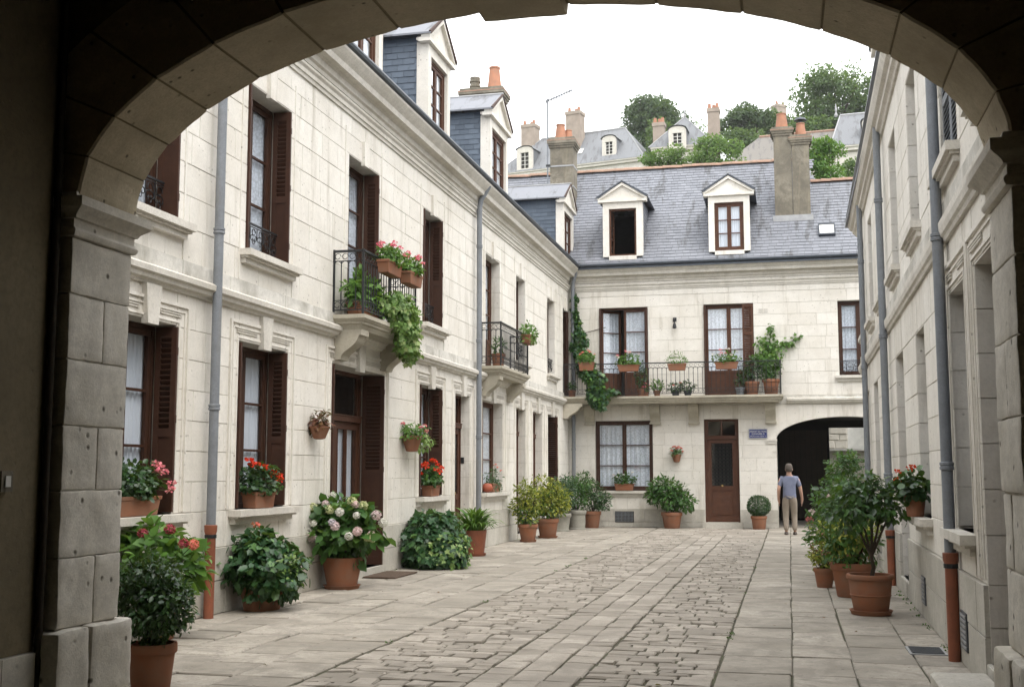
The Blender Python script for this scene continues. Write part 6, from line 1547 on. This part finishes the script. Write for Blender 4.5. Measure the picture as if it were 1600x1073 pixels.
for sx, yy in ((-.10, .0), (.11, .06)):
    sh_ = MB(); sh_.lathe([(.001, 0), (.9, 0), (1, .02), (.95, .05), (.6, .085), (.001, .095)], 16); sh_.v = [(sx + x * .05, yy + .06 + y * .13, z) for x, y, z in sh_.v]; link_mesh(sh_.mesh('shoe', smooth=50), 'shoe', M['shoe'], pe)
hm = MB(); prh = [(.001, .125), (.05, .118), (.083, .09), (.098, .04), (.098, -.02), (.088, -.06), (.07, -.085)]
hm.lathe(prh[::-1], 16); hm.v = [(x * .92, y * 1.05 + .0 - .02, z + 1.64) for x, y, z in hm.v]; link_mesh(hm.mesh('hair', smooth=60), 'hair', M['hair'], pe)
for sx in (-1, 1):
    em = MB().lathe([(.004, 0), (.022, .01), (.03, .03), (.026, .055), (.008, .065)], 8); em.v = [(sx * (.088 + x * .25), .01 + y * .6, 1.575 + z) for x, y, z in em.v]; link_mesh(em.mesh('ear', smooth=60), 'ear', M['skin'], pe)

# ================================================================== weeds along the wall feet, scattered dead leaves
def scatter(name, label, pts, size, tmpl, mat, up, tilt):
    Pp = np.array(pts); n = len(Pp); D = nr.normal(size=(n, 3)); D[:, 2] = np.abs(D[:, 2]) * tilt; Nn = nr.normal(size=(n, 3)) * .3 + np.array([0, 0, up])
    o = link_mesh(leaf_mesh(name, Pp, D, Nn, size * nr.uniform(.5, 1.3, n), tmpl), name, mat)
    return tag(o, label, kind='stuff')
w_ = []
for k in range(70):
    side = rng.random()
    if side < .45: c = (XL + rng.uniform(.04, .1), rng.uniform(10, 32))
    elif side < .85: c = (XR - rng.uniform(.04, .09) + RSL * 4, rng.uniform(8.9, 23))
    else: c = (rng.choice((-3.61, -.59)), rng.uniform(8.5, 22))
    for q in range(rng.randint(5, 16)): w_.append((c[0] + rng.gauss(0, .02), c[1] + rng.gauss(0, .06), .0))
scatter('weeds', 'tiny weeds sprouting along the wall feet and paving joints', w_, .024, 'diamond', L['mid'], .6, 1.6)
d_ = [(rng.uniform(-6, 1.2), 8.3 + 22 * rng.random() ** 1.5, .008) for k in range(46)]
scatter('dead_leaves', 'a few dry leaves blown over the paving', d_, .05, 'ovate', L['russet'], 1.0, .15)

# ================================================================== thin damp air over the hill
hz_ = MB().box(-130, 130, -30, 262, -1.2, 60).build('haze', None); hz_['kind'] = 'stuff'; hz_['label'] = 'thin damp air softening the hillside'
hm_ = bpy.data.materials.new('damp_air'); hm_.use_nodes = True; ht = hm_.node_tree; ht.nodes.clear()
ho = ht.nodes.new('ShaderNodeOutputMaterial'); hv = ht.nodes.new('ShaderNodeVolumePrincipled'); hv.inputs['Density'].default_value = .0003; hv.inputs['Color'].default_value = (.95, .96, .98, 1)
ht.links.new(hv.outputs[0], ho.inputs['Volume']); hz_.data.materials.append(hm_); cy.volume_bounces = 1
